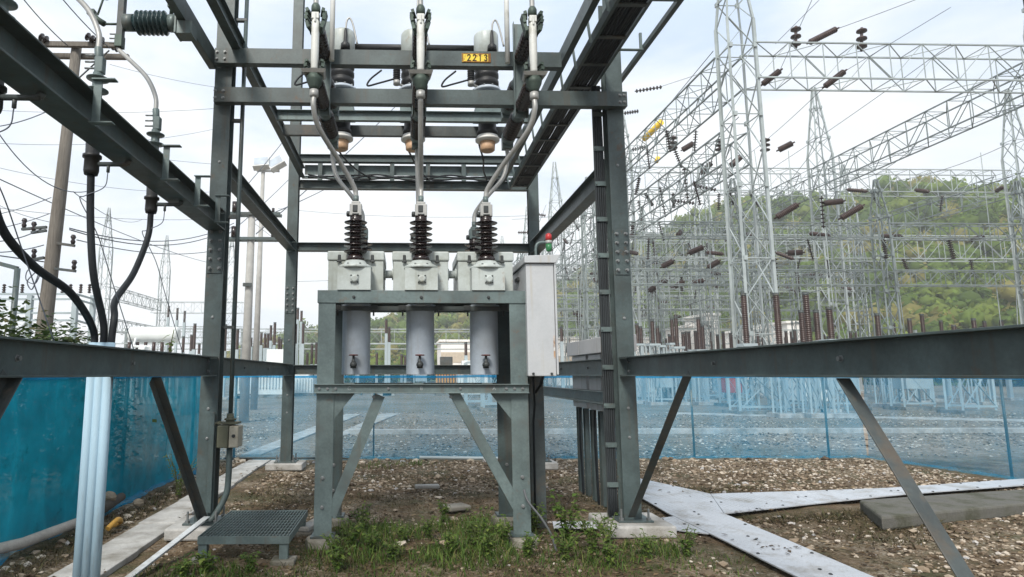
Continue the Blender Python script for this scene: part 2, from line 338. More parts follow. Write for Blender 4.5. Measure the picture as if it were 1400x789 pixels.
for (x, y, s) in ((-.765, YA, 'front left'), (1.135, YA, 'front right'), (-.755, YC, 'back left'), (1.125, YC, 'back right')):
    tag(MB().lathe([(.17, -.02), (.165, .05), (.15, .075)], (x, y, 0), n=9, sm=False).build('foot_pad', CONC_D, None, .015, (x, y, 0)), 'rough concrete pad under the %s leg of the breaker stand' % s, 'footing', 'concrete pads under the breaker stand')
# thin ground rod at the front right leg
tag(MB().tube(curve_pts([(1.14, 6.14, .52), (1.17, 6.1, .42), (1.28, 6.05, .28), (1.36, 6.02, .14), (1.40, 6.0, .0)]), .011, 8).build('earth_strap', CABLE_G, None), 'bent earthing strap leaving the front right breaker leg', 'strap')

# control cabinet
cab = thing('control_cabinet', 'tall white control cabinet with a folded cap and rust stains, right of the breaker', 'cabinet', (1.35, 6.5, 0))
MB().span((1.212, 6.16, 1.585), (1.49, 6.93, 2.70)).build('body', CABG, cab, .008)
c = MB(); c.add([(1.195, 6.13, 2.703), (1.51, 6.13, 2.703), (1.51, 6.95, 2.703), (1.195, 6.95, 2.703), (1.195, 6.13, 2.775), (1.56, 6.13, 2.79), (1.56, 6.95, 2.79), (1.195, 6.95, 2.775)], [(3, 2, 1, 0), (4, 5, 6, 7), (0, 1, 5, 4), (1, 2, 6, 5), (2, 3, 7, 6), (3, 0, 4, 7)])
c.build('cap', CABG, cab, .006)
d = MB().span((1.493, 6.15, 1.60), (1.512, 6.9, 2.695)).build('door', CABG, cab, .004)
MB().box((1.4755, 6.1585, 1.87), (.016, .004, .22)).build('rust_stain', mat('rust_bloom', (.40, .25, .15), .9, var=.3, dirt=(.56, .56, .55), dscale=14, dlo=.45, dhi=.6), cab)
MB().lathe([(.012, 0), (.012, .02)], (1.26, 6.158, 1.61), (0, -1, 0), 8).lathe([(.012, 0), (.012, .02)], (1.44, 6.158, 1.61), (0, -1, 0), 8).build('drain_plug', VALVE, cab)
s = MB()
for z in (2.05, 2.35, 2.6): s.box((1.2, 6.6, z), (.02, .18, .035))
s.build('mounting_bracket', VALVE, cab)
po = MB().hbeam((1.44, 6.95, .0), (1.44, 6.95, 1.583), .13, .15, up=(0, 1, 0)).build('post', STEEL_D, cab)
MB().tube([(1.33, 6.5, 1.583), (1.33, 6.5, 1.5), (1.38, 6.7, 1.3), (1.39, 6.84, 1.1), (1.39, 6.86, 0.02)], .012, 8).tube([(1.42, 6.45, 1.583), (1.40, 6.5, 1.49), (1.37, 6.6, 1.42)], .016, 8).build('cable_tail', CABLE, cab)
gp = MB().tube(curve_pts([(1.40, 6.55, 2.78), (1.40, 6.55, 2.93), (1.42, 6.55, 2.985), (1.47, 6.55, 3.0), (1.53, 6.55, 3.0)], 6), .014, 10).build('lamp_arm', STEEL_L, cab)
MB().lathe([(.036, 2.985), (.038, 3.0), (.036, 3.018)], (1.54, 6.55, 0), n=16).build('lamp_collar', ALU, gp)
MB().lathe([(.033, 3.02), (.034, 3.06), (.03, 3.085), (.015, 3.098)], (1.54, 6.55, 0), n=16).build('red_lens', RED, gp)
MB().lathe([(.018, 2.90), (.03, 2.912), (.033, 2.94), (.033, 2.983)], (1.54, 6.55, 0), n=16).build('green_lens', GREEN, gp)

# number plate on the upper front channel
pl = thing('number_plate', 'small rusty yellow number plate reading 2213 on the upper front channel', 'sign', (0.79, 6.545, 5.075))
MB().box((.79, 6.544, 5.08), (.32, .006, .105)).build('plate', YELLOW, pl, .002)
dg = MB(); DG = {'2': [(-.7, .6), (-.4, 1), (.3, 1), (.6, .6), (.4, .1), (-.7, -1), (.75, -1)], '1': [(-.3, .7), (.05, 1), (.05, -1)], '3': [(-.65, .75), (-.2, 1), (.4, .9), (.55, .5), (.0, .08), (.6, -.35), (.45, -.85), (-.1, -1), (-.7, -.75)]}
for k, ch in enumerate('2213'):
    q = [V((.79-.082+.062*k+.022*x, 6.5385, 5.08+.034*z)) for x, z in DG[ch]]
    for u, w_ in zip(q, q[1:]): e = (w_-u).normalized()*.004; dg.bar(u-e, w_+e, .0105, .002, up=(0, 1, 0))
dg.build('digits', INK, pl)
rim = MB().span((.632, 6.5393, 5.0285), (.645, 6.5405, 5.1315)).span((.921, 6.5393, 5.0285), (.949, 6.5405, 5.1315)).span((.646, 6.5393, 5.0285), (.92, 6.5405, 5.039)).span((.646, 6.5393, 5.124), (.92, 6.5405, 5.1315)); rim.build('rust_rim', mat('plate_rust', (.22, .095, .03), .9, var=.4, fine=120, dirt=(.55, .40, .05), dscale=35, dlo=.55, dhi=.65), pl)

# ------------------------------------------------------------------ disconnect switches on the front channels
def ribbed(r0, r1, n, L):
    p = [(r0, 0)]; q = L/n
    for i in range(n): p += [(r0, q*(i+.15)), (r1, q*(i+.42)), (r1, q*(i+.58)), (r0, q*(i+.85))]
    return p+[(r0, L)]
SX = (-.88, .152, 1.262)
def front_switch(x, rod, lab):
    t = thing('disconnect_switch', lab, 'switch', (x, 6.5, 4.3), 'disconnect switches on the front channels')
    MB().channel((x, 6.486, 4.36), (x, 6.486, 5.45), .15, .06, .008, up=(1, 0, 0), flip=1 if False else -1).build('base_channel', STEEL_L, t, .003)
    MB().cyl((x+rod, 6.40, 4.95), (x+rod, 6.40, 6.4), .028, 12).build('operating_rod', PALE, t)
    for z in (4.47, 5.03):
        i = MB().lathe(ribbed(.062, .078, 7, .46), (x, 6.42, z), (0, -1, 0), 22).build('front_insulator', PORC, t)
        MB().cyl((x, 6.485, z), (x, 6.418, z), .06, 18).build('end_cap', STEEL_L, i); MB().cyl((x, 5.962, z), (x, 5.87, z), .05, 18).build('end_cap', STEEL_L, i)
    for z in (4.46, 4.84):
        i = MB().lathe(ribbed(.07, .088, 8, .52), (x, 6.70, z), (0, 1, 0), 22).build('rear_insulator', PORC, t)
        MB().cyl((x, 6.555, z), (x, 6.702, z), .066, 18).build('end_cap', STEEL_L, i); MB().cyl((x, 7.218, z), (x, 7.33, z), .085, 18).box((x, 7.4, z-.02), (.13, .11, .19)).build('end_cap', STEEL_L, i, .004)
    b = MB().lathe([(.03, 4.535), (.036, 4.55), (.039, 4.75), (.039, 4.95), (.036, 5.05)], (x, 5.79, 0), n=18).build('blade_tube', PALE, t)
    MB().box((x, 5.79, 5.085), (.075, .075, .07)).box((x, 5.75, 5.06), (.02, .02, .1)).build('blade_head', PALE, b, .008)
    for s in (-1, 1):
        for z0, z1 in ((4.95, 5.16), (4.50, 4.63)):
            m = MB(); k = 5
            for q in range(k):
                zz = z0+(z1-z0)*(q+.5)/k; dx = .058+.018*math.sin(2.6*q/(k-1))
                m.box((x+s*dx, 5.80+.012*(q % 2), zz), (.03, .13 if z0 > 4.8 else .10, (z1-z0)/k*.86), M=Matrix.Rotation(s*.28, 3, 'Y') @ Matrix.Rotation(s*.2, 3, 'Z'))
            m.box((x+s*.075, 5.84, (z0+z1)/2), (.022, .1, (z1-z0)*.95), M=Matrix.Rotation(s*.22, 3, 'Y'))
            m.build('jaw', JAW, t)
    MB().add([(x-.12, 5.70, 4.505), (x+.12, 5.70, 4.505), (x+.10, 5.90, 4.505), (x-.10, 5.90, 4.505), (x-.105, 5.72, 4.475), (x+.105, 5.72, 4.475), (x+.08, 5.88, 4.47), (x-.08, 5.88, 4.47)],
             [(0, 1, 2, 3), (7, 6, 5, 4), (0, 4, 5, 1), (1, 5, 6, 2), (2, 6, 7, 3), (3, 7, 4, 0)]).build('hinge_shelf', ALU, t)
    MB().lathe([(.085, 4.472), (.075, 4.42), (.05, 4.36), (.042, 4.33)], (x, 5.80, 0), n=16).build('hinge_cone', JAW, t)
    MB().lathe([(.042, 4.332), (.044, 4.27), (.03, 4.255)], (x, 5.80, 0), n=16).build('lower_terminal', ALU, t)
    MB().lathe([(.03, 5.12), (.045, 5.14), (.045, 5.19), (.034, 5.215)], (x, 5.79, 0), n=16).build('upper_terminal', JAW, t)
    MB().tube(curve_pts([(x, 5.79, 5.21), (x, 5.79, 5.4), (x+.02, 5.82, 5.7), (x+.06, 5.95, 6.1)]), .026, 10).build('upper_lead', ALU, t)
front_switch(SX[0], .09, 'disconnect switch with pale blade, above the breaker phase farthest from the white cabinet')
front_switch(SX[1], .0, 'disconnect switch with pale blade, middle of three on the front channels')
front_switch(SX[2], -.15, 'disconnect switch with pale blade, right of the yellow number plate')
def switch_cables():
    for i, (nm, x, p) in enumerate(zip(('bushing farthest from the white cabinet', 'middle bushing', 'bushing beside the white cabinet'), SX, PX)):
        a = V((x, 5.80, 4.27)); b = V((p, 6.33, 3.42)); s = (p-x)
        A = curve_pts([a, a+V((0, 0, -.12)), V((x+s*.12, 5.9, 3.98)), V((x+s*.62, 6.18, 3.72)), V((p-s*.06, 6.31, 3.52)), b]) if i != 1 else curve_pts([a, a.lerp(b, .4)-V((0, 0, .02)), b+V((0, 0, .15)), b])
        tag(MB().tube(A, .026, 12).build('bushing_lead', ALU, None), 'grey conductor from the switch blade to the front %s' % nm, 'conductor', 'conductors down to the breaker')
        a = V((x, 7.42, 4.35)); b = V((p, 7.42, 3.42))
        o = MB().tube(curve_pts([a, a+V((0, .0, -.12)), V((x+s*.15, 7.40, 3.98)), V((x+s*.65, 7.34, 3.72)), V((p-s*.05, 7.42, 3.55)), b]) if i != 1 else curve_pts([a, a+V((0, 0, -.2)), a.lerp(b, .5), b]), .026, 12)
        tag(o.build('bushing_lead', ALU, None), 'grey conductor looping behind to the rear %s' % nm, 'conductor', 'conductors down to the breaker')
switch_cables()

# instrument transformers standing on the two high channels
def instrument(x, lab):
    y = 8.73; t = thing('instrument_transformer', lab, 'transformer', (x, y, 5.3), 'instrument transformers on the high channels')
    MB().lathe([(.17, 6.24), (.182, 6.25), (.182, 6.565), (.172, 6.595), (.13, 6.61)], (x, y, 0), n=32).build('cap', HOUSE, t)
    MB().lathe([(.13, 5.77)]+[(r, 5.77+.47*(k+dz)/4) for k in range(5) for r, dz in ((.15, .04), (.178, .3), (.178, .72), (.15, .94))]+[(.13, 6.24)], (x, y, 0), n=32).build('ribbed_insulator', RUBBER, t)
    c = MB().lathe([(.21, 5.69), (.215, 5.705), (.20, 5.735), (.14, 5.768)], (x, y, 0), n=28).build('flange', TANK, t)
    MB().bolts([(x+.19*math.cos(a), y+.19*math.sin(a), 5.735) for a in [k*math.pi/5 for k in range(10)]], (0, 0, 1), .012, .02).attach(c, BOLT)
    MB().lathe([(.15, 5.42), (.15, 5.69)], (x, y, 0), n=28).build('lower_tank', TANK, t)
    MB().span((x-.19, y-.19, 5.296), (x+.19, y+.19, 5.42)).build('foot_frame', STEEL_L, t, .005)
    MB().lathe([(.12, 5.03), (.15, 5.05), (.15, 5.10), (.13, 5.11), (.13, 5.295)], (x, y, 0), n=28).build('collar', RUBBER, t)
    MB().lathe([(.12, 4.94), (.175, 4.96), (.178, 4.985), (.15, 5.0), (.15, 5.028)], (x, y, 0), n=28).build('porcelain_ring', WHITE_P, t)
    MB().lathe([(.08, 4.80), (.105, 4.82), (.112, 4.938)], (x, y, 0), n=24).build('resin_bottom', ORANGE, t)
    b = MB().lathe([(.07, 6.24), (.065, 6.32), (.03, 6.36), (.022, 6.52), (.016, 6.56)], (x+.06, y-.2, 0), n=14).build('lead_boot', RUBBER, t)
    MB().tube(curve_pts([(x+.06, y-.2, 6.55), (x+.075, y-.2, 6.68), (x+.12, y-.2, 6.72), (x+.17, y-.2, 6.6), (x+.23, y-.2, 6.32)], 8), .014, 8).build('lead', ALU, b)
    s = MB().lathe(ribbed(.035, .055, 10, .34), (x-.24, y-.1, 5.82), (0, 0, 1), 16).build('side_insulator', RUBBER, t)
    MB().cyl((x-.24, y-.1, 5.76), (x-.24, y-.1, 5.82), .05, 14).tube([(x-.24, y-.1, 5.78), (x-.14, y-.06, 5.76)], .02, 8).build('side_fitting', ALU, s)
    MB().tube(curve_pts([(x-.24, y-.12, 5.85), (x-.5, y-.1, 5.78), (x-.66, y-.1, 5.74), (x-.62, y-.1, 5.84), (x-.46, y-.1, 5.98)], 8), .014, 8).build('side_lead', CABLE, t)
    MB().tube(curve_pts([(x-.1, y+.1, 5.06), (x-.1, y+.15, 4.95), (x+.0, y+.5, 4.86), (x+.12, y+1.4, 4.98), (x+.3, y+2.35, 5.13)], 8), .014, 8).build('tail_cable', CABLE, t)
instrument(-.92, 'grey capped instrument transformer, the one behind the switch farthest from the number plate')
instrument(.12, 'grey capped instrument transformer, mostly hidden behind the middle switch')
instrument(1.20, 'grey capped instrument transformer directly behind the yellow number plate')

tag(MB().cyl((-.92, 8.86, 6.45), (1.2, 8.86, 6.45), .055, 16).build('bus_tube', RUBBER, None), 'dark bus tube joining the tops of the three instrument transformers', 'bus tube')
# high cable tray along the right-hand beam, and its riser down the column
tr = thing('cable_tray', 'long overhead steel cable tray hung under the beam leading to the back row', 'cable tray', (2.0, 6.5, 4.95))
for x in (1.905, 2.235): MB().channel((x, YN+.2, 5.0), (x, YB-.15, 5.0), .11, .03, .005, flip=1 if x < 2 else -1).build('side_rail', STEEL, tr)
for k in range(16):
    y = 2.5+.56*k
    MB().box((2.07, y, 4.955), (.325, .05, .014)).build('rung', STEEL_D, tr)
    MB().bar((1.86, y+.1, 5.225), (1.89, y+.1, 4.95), .028, .006, up=(0, 1, 0)).build('hanger', STEEL_L, tr)
for k, x in enumerate((1.94, 1.972, 2.004, 2.036, 2.068, 2.1, 2.132, 2.164, 2.196)):
    MB().tube([(x+.008*math.sin(y*1.7+k), y, 4.982+.006*math.sin(y*2.3+k*2)) for y in [YN+.3+.45*j for j in range(20)]], .0185, 8).build('cable', CABLE, tr)
MB().angle((2.52, YN, 5.02), (2.52, 8.0, 5.02), .05).build('outer_rail', STEEL, tr)
for k in range(6): MB().box((2.38, 2.6+.9*k if abs(2.6+.9*k-YF) > .2 else 7.2, 5.01), (.28, .04, .01)).bar((2.5, 2.6+.9*k, 5.02), (2.5, 2.6+.9*k, 5.2), .025).build('outrigger', STEEL_L, tr)
rs = thing('cable_riser', 'vertical ladder of black cables with steel cleats up the right gantry column', 'cable riser', (2.16, 6.95, .1))
for k in range(5): MB().tube([(2.163+.0215*k, 6.82, .06)]+[(2.163+.0215*k+.003*math.sin(z*3+k), 6.82, z) for z in [.4+.4*j for j in range(11)]]+[(2.16+.02*k, 6.82, 4.9)], .0115, 8).build('cable', mat('riser_sheath_%d' % k, (.032, .038, .042), .6, spec=.3) if k == 0 else bpy.data.materials['riser_sheath_0'], rs)
for k in range(11): MB().box((2.205, 6.798, .45+.41*k), (.118, .012, .05)).bolts([(2.155, 6.792, .45+.41*k)], (0, -1, 0), .01, .012).build('cleat', STEEL_L, rs)
MB().box((2.207, 6.85, 2.5), (.108, .006, 4.8)).build('backing_strip', STEEL_D, rs)
# cables lying along the back truss
for k, (z, d) in enumerate(((5.14, .05), (5.15, .09), (5.17, .03))):
    P = [(-1.75+.28*j, YB+.085 if False else YB-.13, z+d*math.sin(j*1.3+k*2.1)*.6) for j in range(14)]
    tag(MB().tube(curve_pts(P, 6), .016, 8).build('control_cable', CABLE, None), 'black control cable sagging in the back truss, %s of three' % ('lowest', 'middle', 'topmost')[k], 'cable', 'control cables on the back truss')

# ------------------------------------------------------------------ left side: switch, cable terminations, pipes
def side_switch(y, lab):
    t = thing('side_switch', lab, 'switch', (-2.2, y, 4.9), 'switches on the outer left beam')
    MB().span((-2.225, y-.09, 4.86), (-2.205, y+.09, 5.75)).build('base_plate', STEEL_L, t, .003)
    MB().add([(-2.2, y-.08, 4.86), (-2.06, y-.08, 4.86), (-2.06, y-.08, 4.985), (-2.2, y-.08, 4.99), (-2.2, y+.08, 4.86), (-2.06, y+.08, 4.86), (-2.06, y+.08, 4.985), (-2.2, y+.08, 4.99)],
             [(0, 1, 2, 3), (7, 6, 5, 4), (0, 4, 5, 1), (1, 5, 6, 2), (2, 6, 7, 3), (3, 7, 4, 0)]).build('beam_bracket', STEEL_L, t)
    for z in (5.0, 5.40):
        i = MB().lathe([(.075, 0)]+[(r, .02+.30*(k+d)/7) for k in range(7) for r, d in ((.08, .08), (.115, .38), (.118, .5), (.115, .62), (.08, .92))]+[(.075, .34)], (-2.30, y, z), (-1, 0, 0), 26).build('insulator', TEAL, t)
        MB().cyl((-2.226, y, z), (-2.298, y, z), .085, 20).build('inner_cap', STEEL_L, i); MB().cyl((-2.642, y, z), (-2.735, y, z), .082, 20).build('outer_cap', STEEL_L, i)
    MB().span((-2.80, y-.03, 4.83), (-2.738, y+.03, 5.75)).build('contact_bar', STEEL_D, t, .004)
    j = MB().box((-2.77, y, 4.80), (.07, .08, .12)).build('terminal_clamp', JAW, t, .01)
    m = MB()
    for k in range(3): m.cyl((-2.80, y-.02, 4.78+.045*k), (-2.86, y-.02, 4.78+.045*k), .008, 8)
    m.attach(j, BOLT)
    MB().tube([(-2.80, y, 4.985), (-2.93, y, 4.985)], .012, 8).tube([(-2.93, y, 4.985), (-3.0, y, 5.03), (-3.05, y, 5.08)], .03, 8).box((-3.06, y, 5.1), (.07, .06, .05)).tube([(-3.0, y, 5.08), (-2.95, y, 5.28)], .01, 8).cyl((-2.95, y, 5.26), (-2.94, y, 5.36), .045, 12).build('arcing_arm', JAW, t)
    MB().tube([(-2.29, y, 5.1), (-2.285, y, 5.3)], .02, 8).box((-2.285, y, 5.2), (.07, .07, .08)).build('link_rod', JAW, t)
side_switch(5.8, 'ribbed disconnect switch jutting out from the high left beam beside the tall column')
side_switch(4.68, 'ribbed disconnect switch on the high left beam, second from the column, near frame top')
PY = (3.32, 4.42, 5.5)
for k, y in enumerate(PY):
    x = -2.25; nm = ('at the cut-off left edge of the view', 'in front of the timber pole crossarm', 'closest to the left gantry column')[k]
    t = thing('cable_termination', 'grey ribbed cable termination %s' % nm, 'cable termination', (x, y, 3.1), 'cable terminations on the left beam')
    MB().lathe([(.045, 3.02), (.052, 3.05), (.05, 3.14), (.064, 3.145), (.064, 3.165), (.047, 3.17), (.05, 3.3)], (x, y, 0), n=18).build('gland', RUBBER, t)
    b = MB().lathe([(.043, 3.30), (.043, 3.42)]+[(r, 3.42+.36*(j+d)/4) for j in range(4) for r, d in ((.036, .1), (.034, .55), (.078, .6), (.078, .66), (.036, .78))]+[(.036, 3.79)], (x, y, 0), n=20).build('insulator', STEEL_L, t)
    MB().box((x+.01, y, 3.85), (.06, .06, .12)).cyl((x, y, 3.86), (x-.01, y, 3.99), .03, 12).build('terminal_lug', STEEL_L, b, .006)
    m = MB()
    for q in range(3): m.cyl((x-.02, y-.02, 3.82+.05*q), (x-.09, y-.02, 3.82+.05*q), .008, 8)
    m.attach(b, BOLT)
    MB().tube([(x+.05, y, 3.10), (-2.0, y, 3.10), (-2.0, y, 3.115)], .018, 8).tube([(-2.0, y, 3.10), (-1.985, y, 3.13)], .022, 8).cyl((x+.12, y, 3.1), (x+.12, y, 3.04), .012, 8).build('support_arm', STEEL_D, t)
    # the grey lead up to its switch and the thin earth tail
    sy = (3.56, 4.68, 5.8)[k]
    P = [(x-.01, y, 3.97), (x-.03, y+.02, 4.12), (x-.16, y+(sy-y)*.35, 4.35), (x-.40, y+(sy-y)*.8, 4.6), (-2.77, sy, 4.72), (-2.77, sy, 4.78)]
    tag(MB().tube(curve_pts(P), .021, 10).build('upper_lead', ALU, None), 'grey conductor rising from the cable termination %s' % nm, 'conductor', 'conductors of the left cable terminations')
    cx = -2.18+(k-1)*.063; cy = 4.62
    if k == 0: P = [(x, y, 3.03), (x-.0, y+.02, 2.72), (x+.01, y+.15, 2.42), (x+.05, y+.42, 2.24), (x+.085, y+.8, 2.12), (cx, cy-.02, 1.92), (cx, cy, 1.72)]
    if k == 1: P = [(x, y, 3.03), (x+.01, y+.02, 2.7), (x+.05, y+.04, 2.3), (cx, cy, 1.95), (cx, cy, 1.72)]
    if k == 2: P = [(x, y, 3.03), (x, y-.03, 2.8), (x+.02, y-.32, 2.43), (x+.07, y-.72, 2.16), (cx, cy+.02, 2.02), (cx, cy, 1.86), (cx, cy, 1.72)]
    tag(MB().tube(curve_pts(P), .0255, 14).build('power_cable', CABLE, None), ('thick black cable sweeping in from the left edge to the blue pipes', 'thick black cable dropping almost straight to the blue pipes', 'grey cable hooking from the termination near the column to the pipes')[k], 'cable', 'power cables into the blue pipes')
    tag(MB().tube(curve_pts([(x+.12, y, 3.04), (x+.10, y, 2.93), (x-.02, y-.02, 2.86), (x-.06, y, 2.83), (x+.03, y+.1, 2.6), (x+.08, y+.25, 2.3), (-2.06, y+.45, 1.79)]), .004, 6).build('earth_tail', WIRE, None), 'thin earth wire hanging off the termination %s' % nm, 'wire', 'earth wires of the terminations')
t = thing('cable_pipe_bundle', 'three pale blue plastic cable pipes strapped together outside the left beam', 'pipes', (-2.16, 4.5, 0))
for k in range(3): MB().cyl((-2.24+.058*k, 4.62, -.02), (-2.24+.058*k, 4.62, 1.83), .034, 24).build('pipe', PVC, t)
for z in (1.64,): MB().span((-2.28, 4.585, z), (-2.112, 4.655, z+.03)).build('strap', STEEL_L, t)
t = thing('conduit', 'grey steel conduit running up the inside of the left gantry column', 'conduit', (-1.81, 6.75, 0))
MB().tube([(-1.81, 6.74, 1.20), (-1.812, 6.74, 3.0), (-1.812, 6.74, 6.6)], .024, 12).build('upper_pipe', STEEL, t)
MB().tube(curve_pts([(-1.80, 6.72, .85), (-1.80, 6.72, .55), (-1.815, 6.70, .38), (-1.90, 6.66, .2), (-2.0, 6.62, .07), (-2.02, 6.61, -.02)]), .032, 12).build('lower_pipe', STEEL, t)
for z in (2.1, 3.3, 4.4, 5.6): MB().box((-1.86, 6.74, z), (.12, .05, .03)).build('clip', STEEL_D, t)
t = thing('junction_box', 'small beige junction box with olive glands on the conduit beside the column', 'junction box', (-1.79, 6.7, .85))
MB().span((-1.905, 6.60, .86), (-1.79, 6.82, 1.085)).build('back_half', OLIVE, t, .012)
MB().span((-1.786, 6.61, .862), (-1.69, 6.81, 1.08)).build('lid', BEIGE, t, .012)
MB().lathe([(.018, 0), (.018, .012)], (-1.735, 6.609, .98), (0, -1, 0), 10).build('screw', VALVE, t)
MB().cyl((-1.81, 6.74, 1.082), (-1.81, 6.74, 1.20), .05, 12, .034).lathe([(.06, 1.13), (.062, 1.14), (.06, 1.15)], (-1.81, 6.74, 0), n=12).tube(curve_pts([(-1.9, 6.7, 1.11), (-1.95, 6.66, 1.10), (-1.99, 6.64, 1.11)]), .016, 8).box((-1.81, 6.72, 1.105), (.2, .16, .02)).build('gland', OLIVE, t)
tag(MB().box((-1.965, 6.634, .72), (.05, .012, 1.0)).build('earth_bar', STEEL, None, .002), 'flat earth bar standing against the front of the left gantry column', 'bar')

# grating step
g0, g1, h = (-1.77, 5.70), (-.985, 6.76), .215
t = thing('grating_step', 'low step platform of grey steel bar grating on short posts', 'step', (-1.38, 6.2, 0))
MB().span((g0[0], g0[1], h-.06), (g1[0], g0[1]+.008, h+.004)).span((g0[0], g1[1]-.008, h-.06), (g1[0], g1[1], h+.004)).span((g0[0], g0[1]+.008, h-.06), (g0[0]+.008, g1[1]-.008, h+.004)).span((g1[0]-.008, g0[1]+.008, h-.06), (g1[0], g1[1]-.008, h+.004)).build('rim', STEEL_L, t)
m = MB(); n = 25
for k in range(n):
    x = g0[0]+.03+(g1[0]-g0[0]-.06)*k/(n-1); m.span((x-.0035, g0[1]+.008, h-.03), (x+.0035, g1[1]-.008, h))
for k in range(9):
    y = g0[1]+.1+(g1[1]-g0[1]-.2)*k/8; m.span((g0[0]+.008, y-.003, h-.012), (g1[0]-.008, y+.003, h-.005))
m.build('grating', STEEL_L, t)
for x in (g0[0]+.04, g1[0]-.05):
    for y in (g0[1]+.05, g1[1]-.05):
        l = MB().box((x, y, .08), (.075, .07, .15)).build('leg', STEEL_L, t, .003)
        tag(MB().box((x, y, .0), (.21, .18, .05)).build('foot_block', CONC_D, None, .012, (x, y, 0)), 'flat concrete block under the %s leg of the grating step' % (('left' if x < -1.4 else 'right')+(' front' if y < 6 else ' back')), 'block', 'blocks under the grating step')
tag(MB().angle((-2.19, 5.0, .02), (-1.94, 6.42, .235), .06, .006, up=(0, 0, 1), fx=1, fy=-1).build('steel_channel', mat('bright_galvanised', (.56, .58, .58), .4, .2, var=.08, dirt=(.35, .33, .3), dscale=4), None), 'loose bright steel channel leaning from the ground to the grating step', 'channel')

# trunking boxes by the right column
DUCT = mat('duct_grey_enamel', (.46, .455, .455), .5, var=.08, streak=(.34, .32, .29))
t = thing('cable_trunking', 'row of grey sheet steel cable ducts on channels behind the right waist beam', 'trunking', (2.5, 8.2, 0))
for k, (a, b) in enumerate(((7.22, 7.74), (7.86, 8.38), (8.5, 9.2))):
    MB().span((2.455, a, 1.15), (2.64, b, 1.86)).build('duct', STEEL_L if False else DUCT, t, .006)
for a, b in ((7.14, 8.62), (8.64, 9.26)): MB().span((2.40, a, 1.865), (2.66, b, 2.06))  .build('duct_cover', DUCT, t, .008)
for y in (7.28, 7.62, 7.95, 8.3, 8.62, 8.95): MB().channel((2.50, y, 0), (2.50, y, 1.147), .1, .06, .006, up=(0, 1, 0)).build('post', STEEL, t)
for y in (7.45, 8.12, 8.8): MB().tube(curve_pts([(2.44, y, 1.15), (2.43, y, .8), (2.445, y+.02, .4), (2.45, y, -.02)]), .016, 8).build('cable', CABLE, t)

